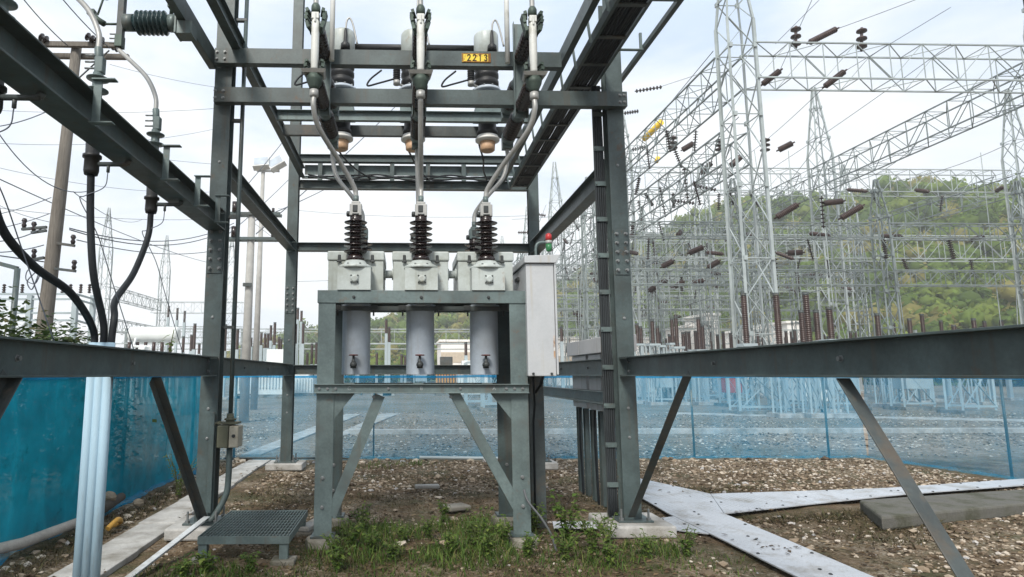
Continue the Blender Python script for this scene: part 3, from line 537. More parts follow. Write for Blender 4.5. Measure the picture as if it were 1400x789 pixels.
# ------------------------------------------------------------------ ground sheets
def sheet(name, pts, z, m, t=.03, kind='structure', bevel=0.):
    n = len(pts); o = MB().add([(p[0], p[1], z-t) for p in pts]+[(p[0], p[1], z) for p in pts], [tuple(range(n))[::-1], tuple(range(n, 2*n))]+[(i, (i+1) % n, n+(i+1) % n, n+i) for i in range(n)]).build(name, m, None, bevel)
    if kind: o['kind'] = kind
    return o
def ground_mat():
    m = bpy.data.materials.new('stony_ground'); m.use_nodes = True; nt = m.node_tree; N = nt.nodes; L = nt.links; b = N['Principled BSDF']; b.inputs['Roughness'].default_value = .95; b.inputs['Specular IOR Level'].default_value = .2
    g = N.new('ShaderNodeNewGeometry')
    def nz(s, d=8, r=.62):
        n = N.new('ShaderNodeTexNoise'); n.inputs['Scale'].default_value = s; n.inputs['Detail'].default_value = d; n.inputs['Roughness'].default_value = r; L.new(g.outputs['Position'], n.inputs['Vector']); return n.outputs['Fac']
    def rp(src, st):
        r = N.new('ShaderNodeValToRGB'); e = r.color_ramp.elements
        while len(e) < len(st): e.new(.5)
        for q, (p, c) in zip(e, st): q.position = p; q.color = (*c, 1)
        L.new(src, r.inputs[0]); return r.outputs[0]
    def mx(f, a, c, mode='MIX'):
        x = N.new('ShaderNodeMix'); x.data_type = 'RGBA'; x.blend_type = mode
        for s, k in ((f, 0), (a, 6), (c, 7)):
            if hasattr(s, 'links'): L.new(s, x.inputs[k])
            elif k == 0: x.inputs[0].default_value = s
            else: x.inputs[k].default_value = (*s, 1)
        return x.outputs[2]
    vo = N.new('ShaderNodeTexVoronoi'); vo.inputs['Scale'].default_value = 42; L.new(g.outputs['Position'], vo.inputs['Vector'])
    sep = N.new('ShaderNodeSeparateColor'); L.new(vo.outputs['Color'], sep.inputs[0])
    stone = rp(sep.outputs[0], [(0, (.10, .075, .05)), (.35, (.20, .155, .105)), (.7, (.33, .27, .195)), (1, (.50, .45, .37))])
    earth = rp(nz(11, 10, .7), [(.3, (.046, .030, .017)), (.5, (.105, .070, .040)), (.7, (.19, .135, .083))])
    near = mx(rp(nz(.9, 6), [(.44, (.05,)*3), (.66, (.8,)*3)]), earth, stone)
    near = mx(rp(nz(1.3, 9, .7), [(.46, (0,)*3), (.64, (.85,)*3)]), near, (.045, .05, .02))
    vo2 = N.new('ShaderNodeTexVoronoi'); vo2.inputs['Scale'].default_value = 13; L.new(g.outputs['Position'], vo2.inputs['Vector'])
    sp2 = N.new('ShaderNodeSeparateColor'); L.new(vo2.outputs['Color'], sp2.inputs[0])
    yard = rp(sp2.outputs[0], [(0, (.15, .12, .09)), (.5, (.215, .18, .14)), (1, (.32, .28, .235))])
    yard = mx(rp(nz(.22, 5), [(.42, (0,)*3), (.66, (.85,)*3)]), yard, (.13, .115, .08))
    sx = N.new('ShaderNodeSeparateXYZ'); L.new(g.outputs['Position'], sx.inputs[0])
    mr = N.new('ShaderNodeMapRange'); L.new(sx.outputs[1], mr.inputs[0]); mr.inputs[1].default_value = 11.7; mr.inputs[2].default_value = 13.2
    L.new(mx(mr.outputs[0], near, yard), b.inputs['Base Color'])
    bp = N.new('ShaderNodeBump'); mr2 = N.new('ShaderNodeMapRange'); L.new(sx.outputs[1], mr2.inputs[0]); mr2.inputs[1].default_value = 11.; mr2.inputs[2].default_value = 14.; mr2.inputs[3].default_value = .9; mr2.inputs[4].default_value = .12; L.new(mr2.outputs[0], bp.inputs['Strength']); bp.inputs['Distance'].default_value = .03
    ad = N.new('ShaderNodeMath'); ad.operation = 'MULTIPLY_ADD'; L.new(vo.outputs['Distance'], ad.inputs[0]); ad.inputs[1].default_value = -.6; L.new(nz(14, 8), ad.inputs[2])
    L.new(ad.outputs[0], bp.inputs['Height']); L.new(bp.outputs[0], b.inputs['Normal']); return m
def gz(x, y):      # small unevenness of the earth, calm under the built things
    return .03*noise.noise(V((x*.9, y*.9, 0)))+.014*noise.noise(V((x*3.1, y*3.1, 4)))-.012
GX = [-640, -400, -100, -40, -20, -12, -8, -6]+[-5+.1*k for k in range(151)]+[11, 14, 20, 40, 100, 400, 640]
GY = [-60, -10, 0, 3]+[4+.1*k for k in range(96)]+[14.5, 16, 20, 30, 60, 120, 400, 640]
m = MB(); nx = len(GX)
m.add([(x, y, gz(x, y) if 3.5 < y < 13.6 and -5.1 < x < 10.1 else -.012) for y in GY for x in GX], [(j*nx+i, j*nx+i+1, (j+1)*nx+i+1, (j+1)*nx+i) for j in range(len(GY)-1) for i in range(nx-1)], True)
tag(m.build('ground', ground_mat()), kind='structure')
def keep(x, y):   # is this spot of earth free of slabs and footings
    if -2.95 < x < -2.2 and y < 12.2: return False
    if 3.0 < x < 3.75 and y < 7.4: return False
    for cx, cy in ((XL, YF), (XR, YF), (XL, YB), (XR, YB)):
        if abs(x-cx) < .36 and abs(y-cy) < .36: return False
    if x > 3 and 7.25 < y < 8.95 and abs((y-8.0)) < 1.0: return not (y > 7.3+.15*(x-3.6) and y < 8.75+.05*(x-4))
    if 1.5 < x < 3.2 and 6.62 < y < 7.02: return False
    return True
# trench cover plates on the right, chequered steel; the worn concrete trench covers on the left
def strip(name, m, pts, z): return sheet(name, pts, z, m)
PL = [[(3.59, 9.75), (3.05, 8.3), (3.01, 7.36), (3.64, 7.34), (4.06, 8.52)], [(3.01, 7.352), (3.05, 6.25), (3.66, 6.25), (3.64, 7.332)], [(3.052, 6.244), (3.07, 5.2), (3.665, 5.2), (3.662, 6.244)], [(3.072, 5.194), (3.08, 3.6), (3.67, 3.6), (3.667, 5.194)],
      [(4.065, 8.517), (3.646, 7.336), (5.05, 7.86), (5.2, 8.65)], [(5.206, 8.652), (5.056, 7.862), (6.6, 8.42), (6.7, 8.87)], [(6.706, 8.872), (6.606, 8.422), (9.4, 9.2), (9.4, 9.6)],
      [(2.62, 7.03), (2.74, 6.62), (3.03, 6.44), (3.005, 7.2)], [(1.6, 7.0), (1.55, 6.72), (2.0, 6.70), (2.02, 7.0)]]
nmz = ('large chequered steel trench cover plate at the fork of the walkway', 'chequered trench cover plate just in front of the fork', 'chequered trench cover plate second in front of the fork', 'chequered trench cover plate running out under the frame bottom',
       'chequered trench cover plate branching off beside the fork', 'chequered trench cover plate behind the low concrete block', 'chequered trench cover plate at the far end of the branch', 'small corner trench cover plate beside the front right footing', 'narrow trench cover plate between weeds and the front right footing')
for p, lb in zip(PL, nmz):
    a = 0.
    for i in range(len(p)): a += p[i][0]*p[(i+1) % len(p)][1]-p[(i+1) % len(p)][0]*p[i][1]
    if a < 0: p = p[::-1]
    c = V((sum(q[0] for q in p)/len(p), sum(q[1] for q in p)/len(p), .04)); n = len(p); mm = MB()
    mm.add([(q[0], q[1], .028) for q in p]+[(q[0], q[1], .04) for q in p], [tuple(range(n))[::-1], tuple(range(n, 2*n))]+[(i, (i+1) % n, n+(i+1) % n, n+i) for i in range(n)])
    o = tag(mm.build('trench_plate', PLATE, None, 0, (c.x, c.y, 0)), lb, 'cover plate', 'chequered trench cover plates')
    # raised tread bars inside the plate, and its bolts
    tb = MB(); xs = [q[0] for q in p]; ys = [q[1] for q in p]
    def inside(x, y, e=.03): return all((p[(i+1) % n][0]-p[i][0])*(y-p[i][1])-(p[(i+1) % n][1]-p[i][1])*(x-p[i][0]) > e*math.hypot(p[(i+1) % n][0]-p[i][0], p[(i+1) % n][1]-p[i][1]) for i in range(n))
    x = min(xs); r = 0
    while x < max(xs):
        y = min(ys)+(.035 if r % 2 else 0)
        while y < max(ys):
            if inside(x, y) and y < 9.9 and x < 7.2: tb.box((x, y, .0405), (.032, .008, .003), rz=.78 if r % 2 else -.78)
            y += .07
        x += .035; r += 1
    if tb.v: tb.build('tread', PLATE, o)
    bb = []
    for i in range(n):
        a1 = V((*p[i], .04)); b1 = V((*p[(i+1) % n], .04)); L_ = (b1-a1).length
        for k in range(1, max(2, int(L_/.45))):
            q = a1.lerp(b1, k/max(2, int(L_/.45))); q = q+(c-q).normalized()*.06; bb.append(q)
    MB().bolts(bb, (0, 0, 1), .012, .008).attach(o, VALVE)
yy = 3.6
for k in range(7):
    L_ = (1.15, 1.3, 1.05, 1.25, 1.2, 1.35, 1.3)[k]
    tag(MB().box((-2.58-.02*k, yy+L_/2, -.008+.004*(k % 2)), (.40, L_-.012, .06), rz=.012*((k % 3)-1)).build('trench_slab', CONC, None, .008, (-2.65, yy+L_/2, 0)), 'worn concrete trench cover slab left of the grating step, %s away from the camera' % ('nearest', 'second', 'third', 'fourth', 'fifth', 'sixth', 'seventh')[k], 'slab', 'concrete trench slabs along the blue net'); yy += L_
# low concrete block on the right
b = MB(); b.add([(5.0, 6.72, -.02), (9.0, 7.9, -.02), (9.2, 8.55, -.02), (5.42, 7.62, -.02), (5.0, 6.72, .125), (9.0, 7.9, .125), (9.2, 8.55, .125), (5.42, 7.62, .125)], [(3, 2, 1, 0), (4, 5, 6, 7), (0, 1, 5, 4), (1, 2, 6, 5), (2, 3, 7, 6), (3, 0, 4, 7)])
tag(b.build('concrete_plinth', mat('mossy_dark_concrete', (.13, .125, .11), .95, var=.25, bump=.7, dirt=(.06, .06, .04), dscale=3, dlo=.42, dhi=.62), None, .025, (5.6, 7.4, 0)), 'low dirty concrete plinth beside the steel cover plates', 'plinth')

# loose things on the ground along the left net
tag(MB().tube([(-3.74, 5.5, .09), (-3.42, 6.0, .10), (-3.33, 6.9, .10), (-3.36, 7.2, .10)], [.045, .048, .046, .042], 14).build('log', LOGM, None), 'pale grey fallen pole lying at the foot of the blue net', 'log')
tag(MB().tube([(-3.36, 7.24, .1), (-3.37, 7.5, .12), (-3.4, 7.95, .14)], [.05, .06, .05], 10).build('log', mat('dark_rotten_wood', (.06, .05, .04), .95, bump=.6), None), 'short dark rotten log beyond the pale fallen pole', 'log')
def rock(x, y, z, r, m, sq=.7, sub=2):
    b = MB(); g = 7; h = 5; s0 = random.random()*99
    vs = []
    for i in range(h):
        for j in range(g):
            th = math.pi*(i+.5)/h; ph = 2*math.pi*j/g; d = V((math.sin(th)*math.cos(ph), math.sin(th)*math.sin(ph), math.cos(th)*sq)); vs.append(d*r*(1+.35*noise.noise(d*1.5+V((s0, 0, 0))))+V((x, y, z)))
    b.add(vs, [(i*g+j, (i+1)*g+j, (i+1)*g+(j+1) % g, i*g+(j+1) % g) for i in range(h-1) for j in range(g)]+[tuple(range(g)), tuple((h-1)*g+j for j in range(g))[::-1]]); return b
for (x, y, r, lb) in ((-3.40, 7.62, .09, 'tan stone resting on the dark log by the net'), (-3.22, 8.0, .07, 'brown stone on the earth beside the dark log')):
    tag(rock(x, y, .2 if r > .08 else .06, r, STONE).build('stone', STONE, None, 0, (x, y, 0)), lb, 'stone')
tag(MB().tube(curve_pts([(-3.02, 6.78, .04), (-2.98, 6.9, .1), (-3.0, 7.02, .06), (-3.06, 7.0, .02)]), .028, 10).build('hose_end', YHOSE, None), 'short yellow hose end on the earth behind the blue pipes', 'hose')
for (x, y, lx, ly, rz, lb) in ((.33, 9.1, .34, .12, .1, 'flat pale stone slab lying behind the breaker stand'), (.62, 7.7, .30, .22, .5, 'dark flat stone between the breaker legs'), (1.75, 10.4, .5, .22, .05, 'low concrete kerb block behind the cabinet post'), (-.95, 6.9, .12, .5, -.25, 'short pale board leaning by the rear left breaker leg')):
    z = .05; tag(MB().box((x, y, z), (lx, ly, .1 if 'kerb' in lb else .05), rz=rz).build('slab_piece', CONC_D if 'dark' in lb or 'kerb' in lb else CONC, None, .015, (x, y, 0)), lb, 'slab')

# ------------------------------------------------------------------ blue net fence
def net_mat(name, alpha, col, seed):
    m = bpy.data.materials.new(name); m.use_nodes = True; nt = m.node_tree; N = nt.nodes; L = nt.links; out = N['Material Output']; N.remove(N['Principled BSDF'])
    g = N.new('ShaderNodeNewGeometry'); mp = N.new('ShaderNodeMapping'); mp.inputs['Scale'].default_value = (1.6, 1.6, .5); mp.inputs['Location'].default_value = (seed, 0, 0); L.new(g.outputs['Position'], mp.inputs[0])
    n = N.new('ShaderNodeTexNoise'); n.inputs['Scale'].default_value = 1.; n.inputs['Detail'].default_value = 8; n.inputs['Roughness'].default_value = .65; L.new(mp.outputs[0], n.inputs[0])
    n2 = N.new('ShaderNodeTexNoise'); n2.inputs['Scale'].default_value = 5.; n2.inputs['Detail'].default_value = 8; L.new(g.outputs['Position'], n2.inputs[0])
    r = N.new('ShaderNodeValToRGB'); r.color_ramp.elements[0].position = .3; r.color_ramp.elements[1].position = .7
    r.color_ramp.elements[0].color = (*[c*.82 for c in col], 1); r.color_ramp.elements[1].color = (*[min(1, c*1.14) for c in col], 1); L.new(n2.outputs['Fac'], r.inputs[0])
    n4 = N.new('ShaderNodeTexNoise'); n4.inputs['Scale'].default_value = 2.2; n4.inputs['Detail'].default_value = 9; n4.inputs['Roughness'].default_value = .7; L.new(g.outputs['Position'], n4.inputs[0])
    r4 = N.new('ShaderNodeValToRGB'); r4.color_ramp.elements[0].position = .57; r4.color_ramp.elements[0].color = (1, 1, 1, 1); r4.color_ramp.elements[1].position = .72; r4.color_ramp.elements[1].color = (.42, .46, .42, 1); L.new(n4.outputs['Fac'], r4.inputs[0])
    sm = N.new('ShaderNodeMix'); sm.data_type = 'RGBA'; sm.blend_type = 'MULTIPLY'; sm.inputs[0].default_value = 1; L.new(r.outputs[0], sm.inputs[6]); L.new(r4.outputs[0], sm.inputs[7])
    d = N.new('ShaderNodeBsdfDiffuse'); t = N.new('ShaderNodeBsdfTranslucent'); L.new(sm.outputs[2], d.inputs[0]); L.new(sm.outputs[2], t.inputs[0])
    mx = N.new('ShaderNodeMixShader'); mx.inputs[0].default_value = .45; L.new(d.outputs[0], mx.inputs[1]); L.new(t.outputs[0], mx.inputs[2])
    tr = N.new('ShaderNodeBsdfTransparent'); tr.inputs[0].default_value = (.86, .96, 1, 1)
    mr = N.new('ShaderNodeMapRange'); L.new(n.outputs['Fac'], mr.inputs[0]); mr.inputs[1].default_value = .3; mr.inputs[2].default_value = .72; mr.inputs[3].default_value = max(0, alpha-.10); mr.inputs[4].default_value = min(1, alpha+.10)
    m2 = N.new('ShaderNodeMixShader'); L.new(mr.outputs[0], m2.inputs[0]); L.new(tr.outputs[0], m2.inputs[1]); L.new(mx.outputs[0], m2.inputs[2]); L.new(m2.outputs[0], out.inputs[0]); return m
NETB = (.045, .30, .50)
NET_L = net_mat('blue_net_dense', .88, (.010, .275, .40), 3); NET_B = net_mat('blue_net_thin', .33, (.04, .36, .62), 9); NET_H = net_mat('blue_net_doubled', .55, (.03, .34, .60), 5); NET_F = net_mat('blue_net_muddy_foot', .42, (.06, .30, .46), 2)
def net(name, label, a, b, z0, z1, m, hem, posts, group, top_hem=.05):
    a = V(a); b = V(b); d = (b-a); L_ = d.length; d.normalize(); nrm = V((-d.y, d.x, 0)); t = thing(name, label, 'net fence', (a.x, a.y, 0), group)
    nx = int(L_/.06); nz_ = 18; mb = MB(); vs = []
    def wob(s, z): return .045*noise.noise(V((s*.8+a.x, z*.5, 1.3)))+.03*noise.noise(V((s*3.1, z*.7+a.y, 7)))*(1-.4*z/z1)+.05*noise.noise(V((s*.45, z*2, 3)))*math.sin(math.pi*z/z1)+.13*(.5-abs(noise.noise(V((s*1.5+.25*z, z*.15, 11)))))**2*(.4+z/z1)+.035*abs(noise.noise(V((s*5+z*.6, z*.3, 31))))+.02*abs(noise.noise(V((s*.6, z*3.5+s*.5, 19))))
    for j in range(nz_+1):
        for i in range(nx+1):
            s = L_*i/nx; z = z0+(z1-z0)*j/nz_
            if j == 0: z = .02+.04*noise.noise(V((s*2, 0, 0)))
            if j == nz_: z += .018*noise.noise(V((s*.9, 5, 0)))
            vs.append(a+d*s+nrm*wob(s, z)+V((0, 0, z)))
    mb.add(vs, [(j*(nx+1)+i, j*(nx+1)+i+1, (j+1)*(nx+1)+i+1, (j+1)*(nx+1)+i) for j in range(nz_) for i in range(nx)], True)
    mb.build('net', m, t)
    top = [p+V((0, 0, .002)) for p in vs[-(nx+1):]]; hb = MB(); off = nrm*.012
    hb.add([p-off-V((0, 0, top_hem)) for p in top]+[p-off for p in top]+[p+off for p in top]+[p+off-V((0, 0, top_hem)) for p in top], [(q*(nx+1)+i, q*(nx+1)+i+1, (q+1)*(nx+1)+i+1, (q+1)*(nx+1)+i) for q in range(3) for i in range(nx)], True)
    hb.build('top_hem', hem, t)
    bt = MB(); vv = []; rows = 4
    for q in range(rows+1):
        for i in range(nx+1):
            s = L_*i/nx; w = q/rows; k = .55+.9*noise.noise(V((s*1.1, 2, a.x)))
            vv.append(a+d*s-nrm*(.02+(.26 if a.x == b.x else .09)*w*max(.15, k))+V((0, 0, max(.004, .035*(1-w)+.035*noise.noise(V((s*4, q*1.7, 2)))+.008))))
    bt.add(vv, [(q*(nx+1)+i, q*(nx+1)+i+1, (q+1)*(nx+1)+i+1, (q+1)*(nx+1)+i) for q in range(rows) for i in range(nx)], True)
    bt.build('bottom_hem', hem if a.x == b.x else NET_F, t)
    for s, r, mt in posts: p = a+d*s+nrm*.09; MB().cyl((p.x, p.y, -.05), (p.x, p.y, z1+.03), r, 10).build('post', mt, t)
    return t
net('net_fence', 'dense dark blue shade net along the left side of the enclosure', (-3.56, 2.2, 0), (-3.56, 12.3, 0), .05, 1.6, NET_L, NET_H, [(.3, .025, STEEL_D), (3.3, .025, STEEL_D), (6.3, .025, STEEL_D), (9.0, .025, STEEL_D)], 'blue shade nets')
net('net_fence', 'thin see-through blue shade net across the back of the enclosure', (-3.5, 12.36, 0), (9.0, 12.3, 0), .05, 1.585, NET_B, NET_H, [(.25, .022, STEEL_L), (2.92, .014, STEEL_D), (5.9, .012, STEEL_L), (9.15, .02, STEEL_L), (11.8, .02, STEEL_L)], 'blue shade nets')
net('net_fence', 'blue shade net closing the right side of the enclosure beyond the plinth', (9.0, 12.3, 0), (10.5, 2.2, 0), .05, 1.58, NET_B, NET_H, [(2.5, .02, STEEL_L), (6.0, .02, STEEL_L)], 'blue shade nets')
tag(MB().tube([(-3.35, 12.2, .05), (-1.2, 12.1, .06), (-.9, 12.15, .03)], .016, 8).build('fallen_rail', STEEL_D, None), 'dark thin pole lying along the foot of the back net, left part', 'pole')
tag(MB().tube([(.3, 12.2, .05), (1.6, 12.05, .05), (2.2, 12.1, .04)], .03, 8).build('fallen_rail', YGREY, None), 'grey pipe lying along the foot of the back net near the breaker', 'pipe')

# ------------------------------------------------------------------ loose stones, grass and weeds inside the enclosure
def island_mat(name, stops, rough=.9, trans=0.):
    m = bpy.data.materials.new(name); m.use_nodes = True; nt = m.node_tree; N = nt.nodes; L = nt.links; b = N['Principled BSDF']; b.inputs['Roughness'].default_value = rough; b.inputs['Specular IOR Level'].default_value = .25
    g = N.new('ShaderNodeNewGeometry'); r = N.new('ShaderNodeValToRGB'); e = r.color_ramp.elements
    while len(e) < len(stops): e.new(.5)
    for q, (p, c) in zip(e, stops): q.position = p; q.color = (*c, 1)
    L.new(g.outputs['Random Per Island'], r.inputs[0]); L.new(r.outputs[0], b.inputs['Base Color'])
    if trans:
        t = N.new('ShaderNodeBsdfTranslucent'); L.new(r.outputs[0], t.inputs[0]); x = N.new('ShaderNodeMixShader'); x.inputs[0].default_value = trans
        L.new(b.outputs[0], x.inputs[1]); L.new(t.outputs[0], x.inputs[2]); L.new(x.outputs[0], N['Material Output'].inputs[0])
    return m
R = random.Random(5)
OCT = [V((1, 0, 0)), V((-1, 0, 0)), V((0, 1, 0)), V((0, -1, 0)), V((0, 0, 1)), V((0, 0, -1)), V((.6, .6, .6)), V((-.6, .6, .6)), V((-.6, -.6, .6)), V((.6, -.6, .6))]
OF = [(0, 6, 9), (6, 4, 9), (9, 4, 8), (6, 7, 4), (4, 7, 8), (6, 2, 7), (0, 2, 6), (7, 1, 8), (2, 1, 7), (8, 3, 9), (8, 1, 3), (0, 9, 3), (0, 5, 2), (2, 5, 1), (1, 5, 3), (3, 5, 0)]
vs = []; fs = []
def put_stone(x, y, r):
    a = R.random()*6.283; c, s = math.cos(a)*r, math.sin(a)*r; b = len(vs); z = gz(x, y)+r*.12; q = R.uniform(.4, .75); e = R.uniform(.55, 1)
    for p in OCT:
        k = R.uniform(.75, 1.2); vs.append((x+(p.x*c-p.y*s*e)*k, y+(p.x*s+p.y*c*e)*k, z+p.z*r*q*k))
    fs.extend(tuple(b+i for i in f) for f in OF)
n = 0
while n < 17000:
    x = R.uniform(-3.45, 9); y = 4.9+7.3*R.random()**1.05
    if x > y*.98+.3 or not keep(x, y): continue
    dens = .22+.75*noise.noise(V((x*.8, y*.8, 0)))+.3*noise.noise(V((x*2.7, y*2.7, 5)))+(.5 if y > 8.9 else 0)+(.3 if x > 3.2 else 0)
    if R.random() > dens: continue
    k = 1. if y > 8.6 or x > 3.2 else .72; put_stone(x, y, k*(.009+.026*R.random()**2.4+(.022 if R.random() < .035 else 0))); n += 1
for k in range(70): put_stone(R.uniform(-3.2, 8), R.uniform(11.9, 12.28), R.uniform(.04, .10))
for k in range(60):
    x = R.uniform(-3, 4.5); y = R.uniform(5, 11.5)
    if keep(x, y): put_stone(x, y, R.uniform(.04, .075))
for k in range(160):
    x = R.uniform(-3.35, -2.95); y = R.uniform(5, 11); put_stone(x, y, R.uniform(.02, .055))
YV = len(vs); YF_ = len(fs)
n = 0
while n < 11000:
    y = 12.45+15*R.random()**1.3; x = R.uniform(-.62*y, 1.0*y)
    if (-3.3 < x < -1.7 and y < 26) or noise.noise(V((x*.25, y*.35, 2)))+R.uniform(-.6, .6) < -.05: continue
    put_stone(x, y, R.uniform(.018, .045)); n += 1
yv = vs[YV:]; yf = [tuple(i-YV for i in q) for q in fs[YF_:]]; del vs[YV:]; del fs[YF_:]
me = bpy.data.meshes.new('yard_gravel'); me.from_pydata(yv, [], yf); me.materials.append(island_mat('yard_stones', [(0, (.09, .07, .05)), (.4, (.22, .18, .135)), (.75, (.36, .31, .26)), (1, (.58, .54, .48))])); o = bpy.data.objects.new('yard_gravel', me); C.objects.link(o); tag(o, 'pale stones scattered over the yard behind the back net', 'gravel', kind='stuff')
me = bpy.data.meshes.new('gravel'); me.from_pydata(vs, [], fs); me.materials.append(island_mat('gravel_stones', [(0, (.06, .042, .028)), (.3, (.14, .105, .07)), (.55, (.24, .185, .13)), (.8, (.36, .30, .23)), (.95, (.52, .46, .39)), (1, (.32, .32, .33))]))
o = bpy.data.objects.new('gravel', me); C.objects.link(o); tag(o, 'loose brown and tan stones scattered over the earth around the breaker', 'gravel', kind='stuff')
v = []; f = []
for k in range(16000):
    x = R.uniform(-3.3, 7); y = R.uniform(4.9, 11.8)
    on = not keep(x, y)
    if x > y*.98 or noise.noise(V((x*1.1, y*1.1, 8)))+R.uniform(-.5, .5) < (.62 if on else .0): continue
    z = (.046 if on else gz(x, y)+.006); l = R.uniform(.012, .04); w = l*R.uniform(.25, .6); a = R.random()*6.283; t1, t2 = R.uniform(0, .5)*l, R.uniform(0, .4)*l; c, q = math.cos(a), math.sin(a); i = len(v)
    v.extend([(x-c*l, y-q*l, z), (x-q*w, y+c*w, z+t1), (x+c*l, y+q*l, z+t2), (x+q*w, y-c*w, z+.003)]); f.append((i, i+1, i+2, i+3))
me = bpy.data.meshes.new('leaf_litter'); me.from_pydata(v, [], f); me.materials.append(island_mat('dead_leaves', [(0, (.035, .022, .012)), (.4, (.085, .055, .028)), (.8, (.16, .11, .06)), (1, (.24, .19, .12))], .85, .15))
o = bpy.data.objects.new('leaf_litter', me); C.objects.link(o); tag(o, 'dead brown leaves and bits strewn over the earth and covers', 'litter', kind='stuff')
def blades(spots, name, m, label, cat, lean):
    v = []; f = []
    for (cx, cy, rad, num, h) in spots:
        for k in range(num):
            a = R.random()*6.283; d = rad*R.random()**.6; x = cx+d*math.cos(a); y = cy+d*math.sin(a)*.8
            if not keep(x, y): continue
            z = gz(x, y)-.005; hh = h*R.uniform(.4, 1.2); w = R.uniform(.0025, .006); a = R.random()*6.283; lx, ly = math.cos(a)*hh*R.uniform(.5, lean), math.sin(a)*hh*R.uniform(.5, lean); px, py = -math.sin(a)*w, math.cos(a)*w; b = len(v)
            v.extend([(x-px, y-py, z), (x+px, y+py, z), (x+lx*.4-px*.8, y+ly*.4-py*.8, z+hh*.65), (x+lx*.4+px*.8, y+ly*.4+py*.8, z+hh*.65), (x+lx, y+ly, z+hh*.95)]); f.extend([(b, b+1, b+3, b+2), (b+2, b+3, b+4)])
    me = bpy.data.meshes.new(name); me.from_pydata(v, [], f); me.materials.append(m); o = bpy.data.objects.new(name, me); C.objects.link(o); return tag(o, label, cat, kind='stuff')
GREEN_S = [(-.45, 5.95, .5, 330, .11), (-.25, 6.7, .5, 500, .12), (.2, 5.7, .6, 170, .08), (.62, 5.85, .5, 420, .12), (.85, 6.4, .5, 350, .12), (.75, 7.0, .45, 350, .12), (1.55, 5.75, .45, 200, .10), (2.0, 5.7, .4, 90, .08), (-1.7, 5.35, .45, 260, .09), (-1.2, 5.3, .4, 120, .07), (-.4, 5.3, .6, 120, .07), (1.3, 5.2, .6, 130, .07), (2.6, 5.6, .4, 50, .07), (2.3, 6.0, .3, 200, .10), (-.5, 11.4, .5, 120, .1), (.2, 11.7, .4, 100, .1)]
DRY_S = [(R.uniform(-3.2, 2.9), R.uniform(5, 10.5), R.uniform(.25, .6), R.randint(60, 150), R.uniform(.03, .06)) for k in range(80)]+[(4.1+.28*k, 7.15+.09*k, .3, 150, .07) for k in range(7)]+[(3.6+.25*k, 9.1-.02*k, .28, 110, .06) for k in range(6)]+[(4.3+R.random()*1.5, 6+R.random()*1.2, .5, 130, .05) for k in range(9)]+[(-3.1, 5.4+.4*k, .25, 110, .07) for k in range(15)]
blades(GREEN_S, 'grass', island_mat('green_grass', [(0, (.035, .07, .012)), (.5, (.07, .13, .022)), (.85, (.12, .17, .035)), (1, (.2, .17, .07))], .7, .3), 'short green grass growing between the breaker legs', 'grass', 1.1)
blades(DRY_S, 'dry_grass', island_mat('dry_grass', [(0, (.035, .032, .014)), (.4, (.075, .06, .03)), (.8, (.13, .10, .052)), (1, (.07, .085, .03))], .85, .2), 'dry brown grass and dead stalks over the earth', 'grass', 3.2)
blades([(cx, cy, rad*1.15, num*3, .035) for cx, cy, rad, num, h in GREEN_S if cy < 8], 'ground_cover', island_mat('creeping_leaves', [(0, (.03, .055, .012)), (.5, (.06, .10, .02)), (.85, (.11, .13, .03)), (1, (.15, .11, .05))], .75, .3), 'low creeping green plants matted round the feet of the breaker stand', 'ground cover', 2.4)
LEAF = island_mat('weed_leaves', [(0, (.045, .085, .014)), (.6, (.085, .15, .024)), (1, (.18, .23, .05))], .6, .35)
STEM = mat('weed_stem', (.09, .11, .035), .8)
def weed(x, y, h, stems, leaf, label, grp='leafy weeds around the breaker'):
    t = thing('leafy_weed', label, 'weed', (x, y, 0), grp); sm = MB(); lv = []; lf = []
    for k in range(stems):
        a = R.random()*6.283; L_ = h*R.uniform(.6, 1.1); lean = R.uniform(.15, .6)
        P = [V((x+.03*math.cos(a), y+.03*math.sin(a), -.01))]
        for q in range(1, 6): P.append(V((x+math.cos(a)*lean*L_*(q/5)**1.4+R.uniform(-.012, .012), y+math.sin(a)*lean*L_*(q/5)**1.4+R.uniform(-.012, .012), L_*q/5*(1-.12*lean*q/5))))
        sm.tube(P, [.004]*5+[.0015], 5)
        for q in range(1, 6):
            for s in range(3 if q > 2 else 2):
                b = R.random()*6.283; l = leaf*R.uniform(.45, 1.0); w = l*R.uniform(.28, .42); d = V((math.cos(b), math.sin(b), R.uniform(-.3, .5))); e = V((-math.sin(b), math.cos(b), R.uniform(-.3, .3))); p = P[q]-V((0, 0, R.random()*L_*.15)); i = len(lv)
                lv.extend([p, p+d*l*.4+e*w, p+d*l-V((0, 0, l*.25)), p+d*l*.4-e*w, p+d*l*.5+V((0, 0, l*.06))]); lf.extend([(i, i+1, i+4), (i+1, i+2, i+4), (i+2, i+3, i+4), (i+3, i, i+4)])
    sm.build('stem', STEM, t); mb = MB(); mb.v = lv; mb.f = lf; mb.smooth = [False]*len(lf); mb.build('leaves', LEAF, t)
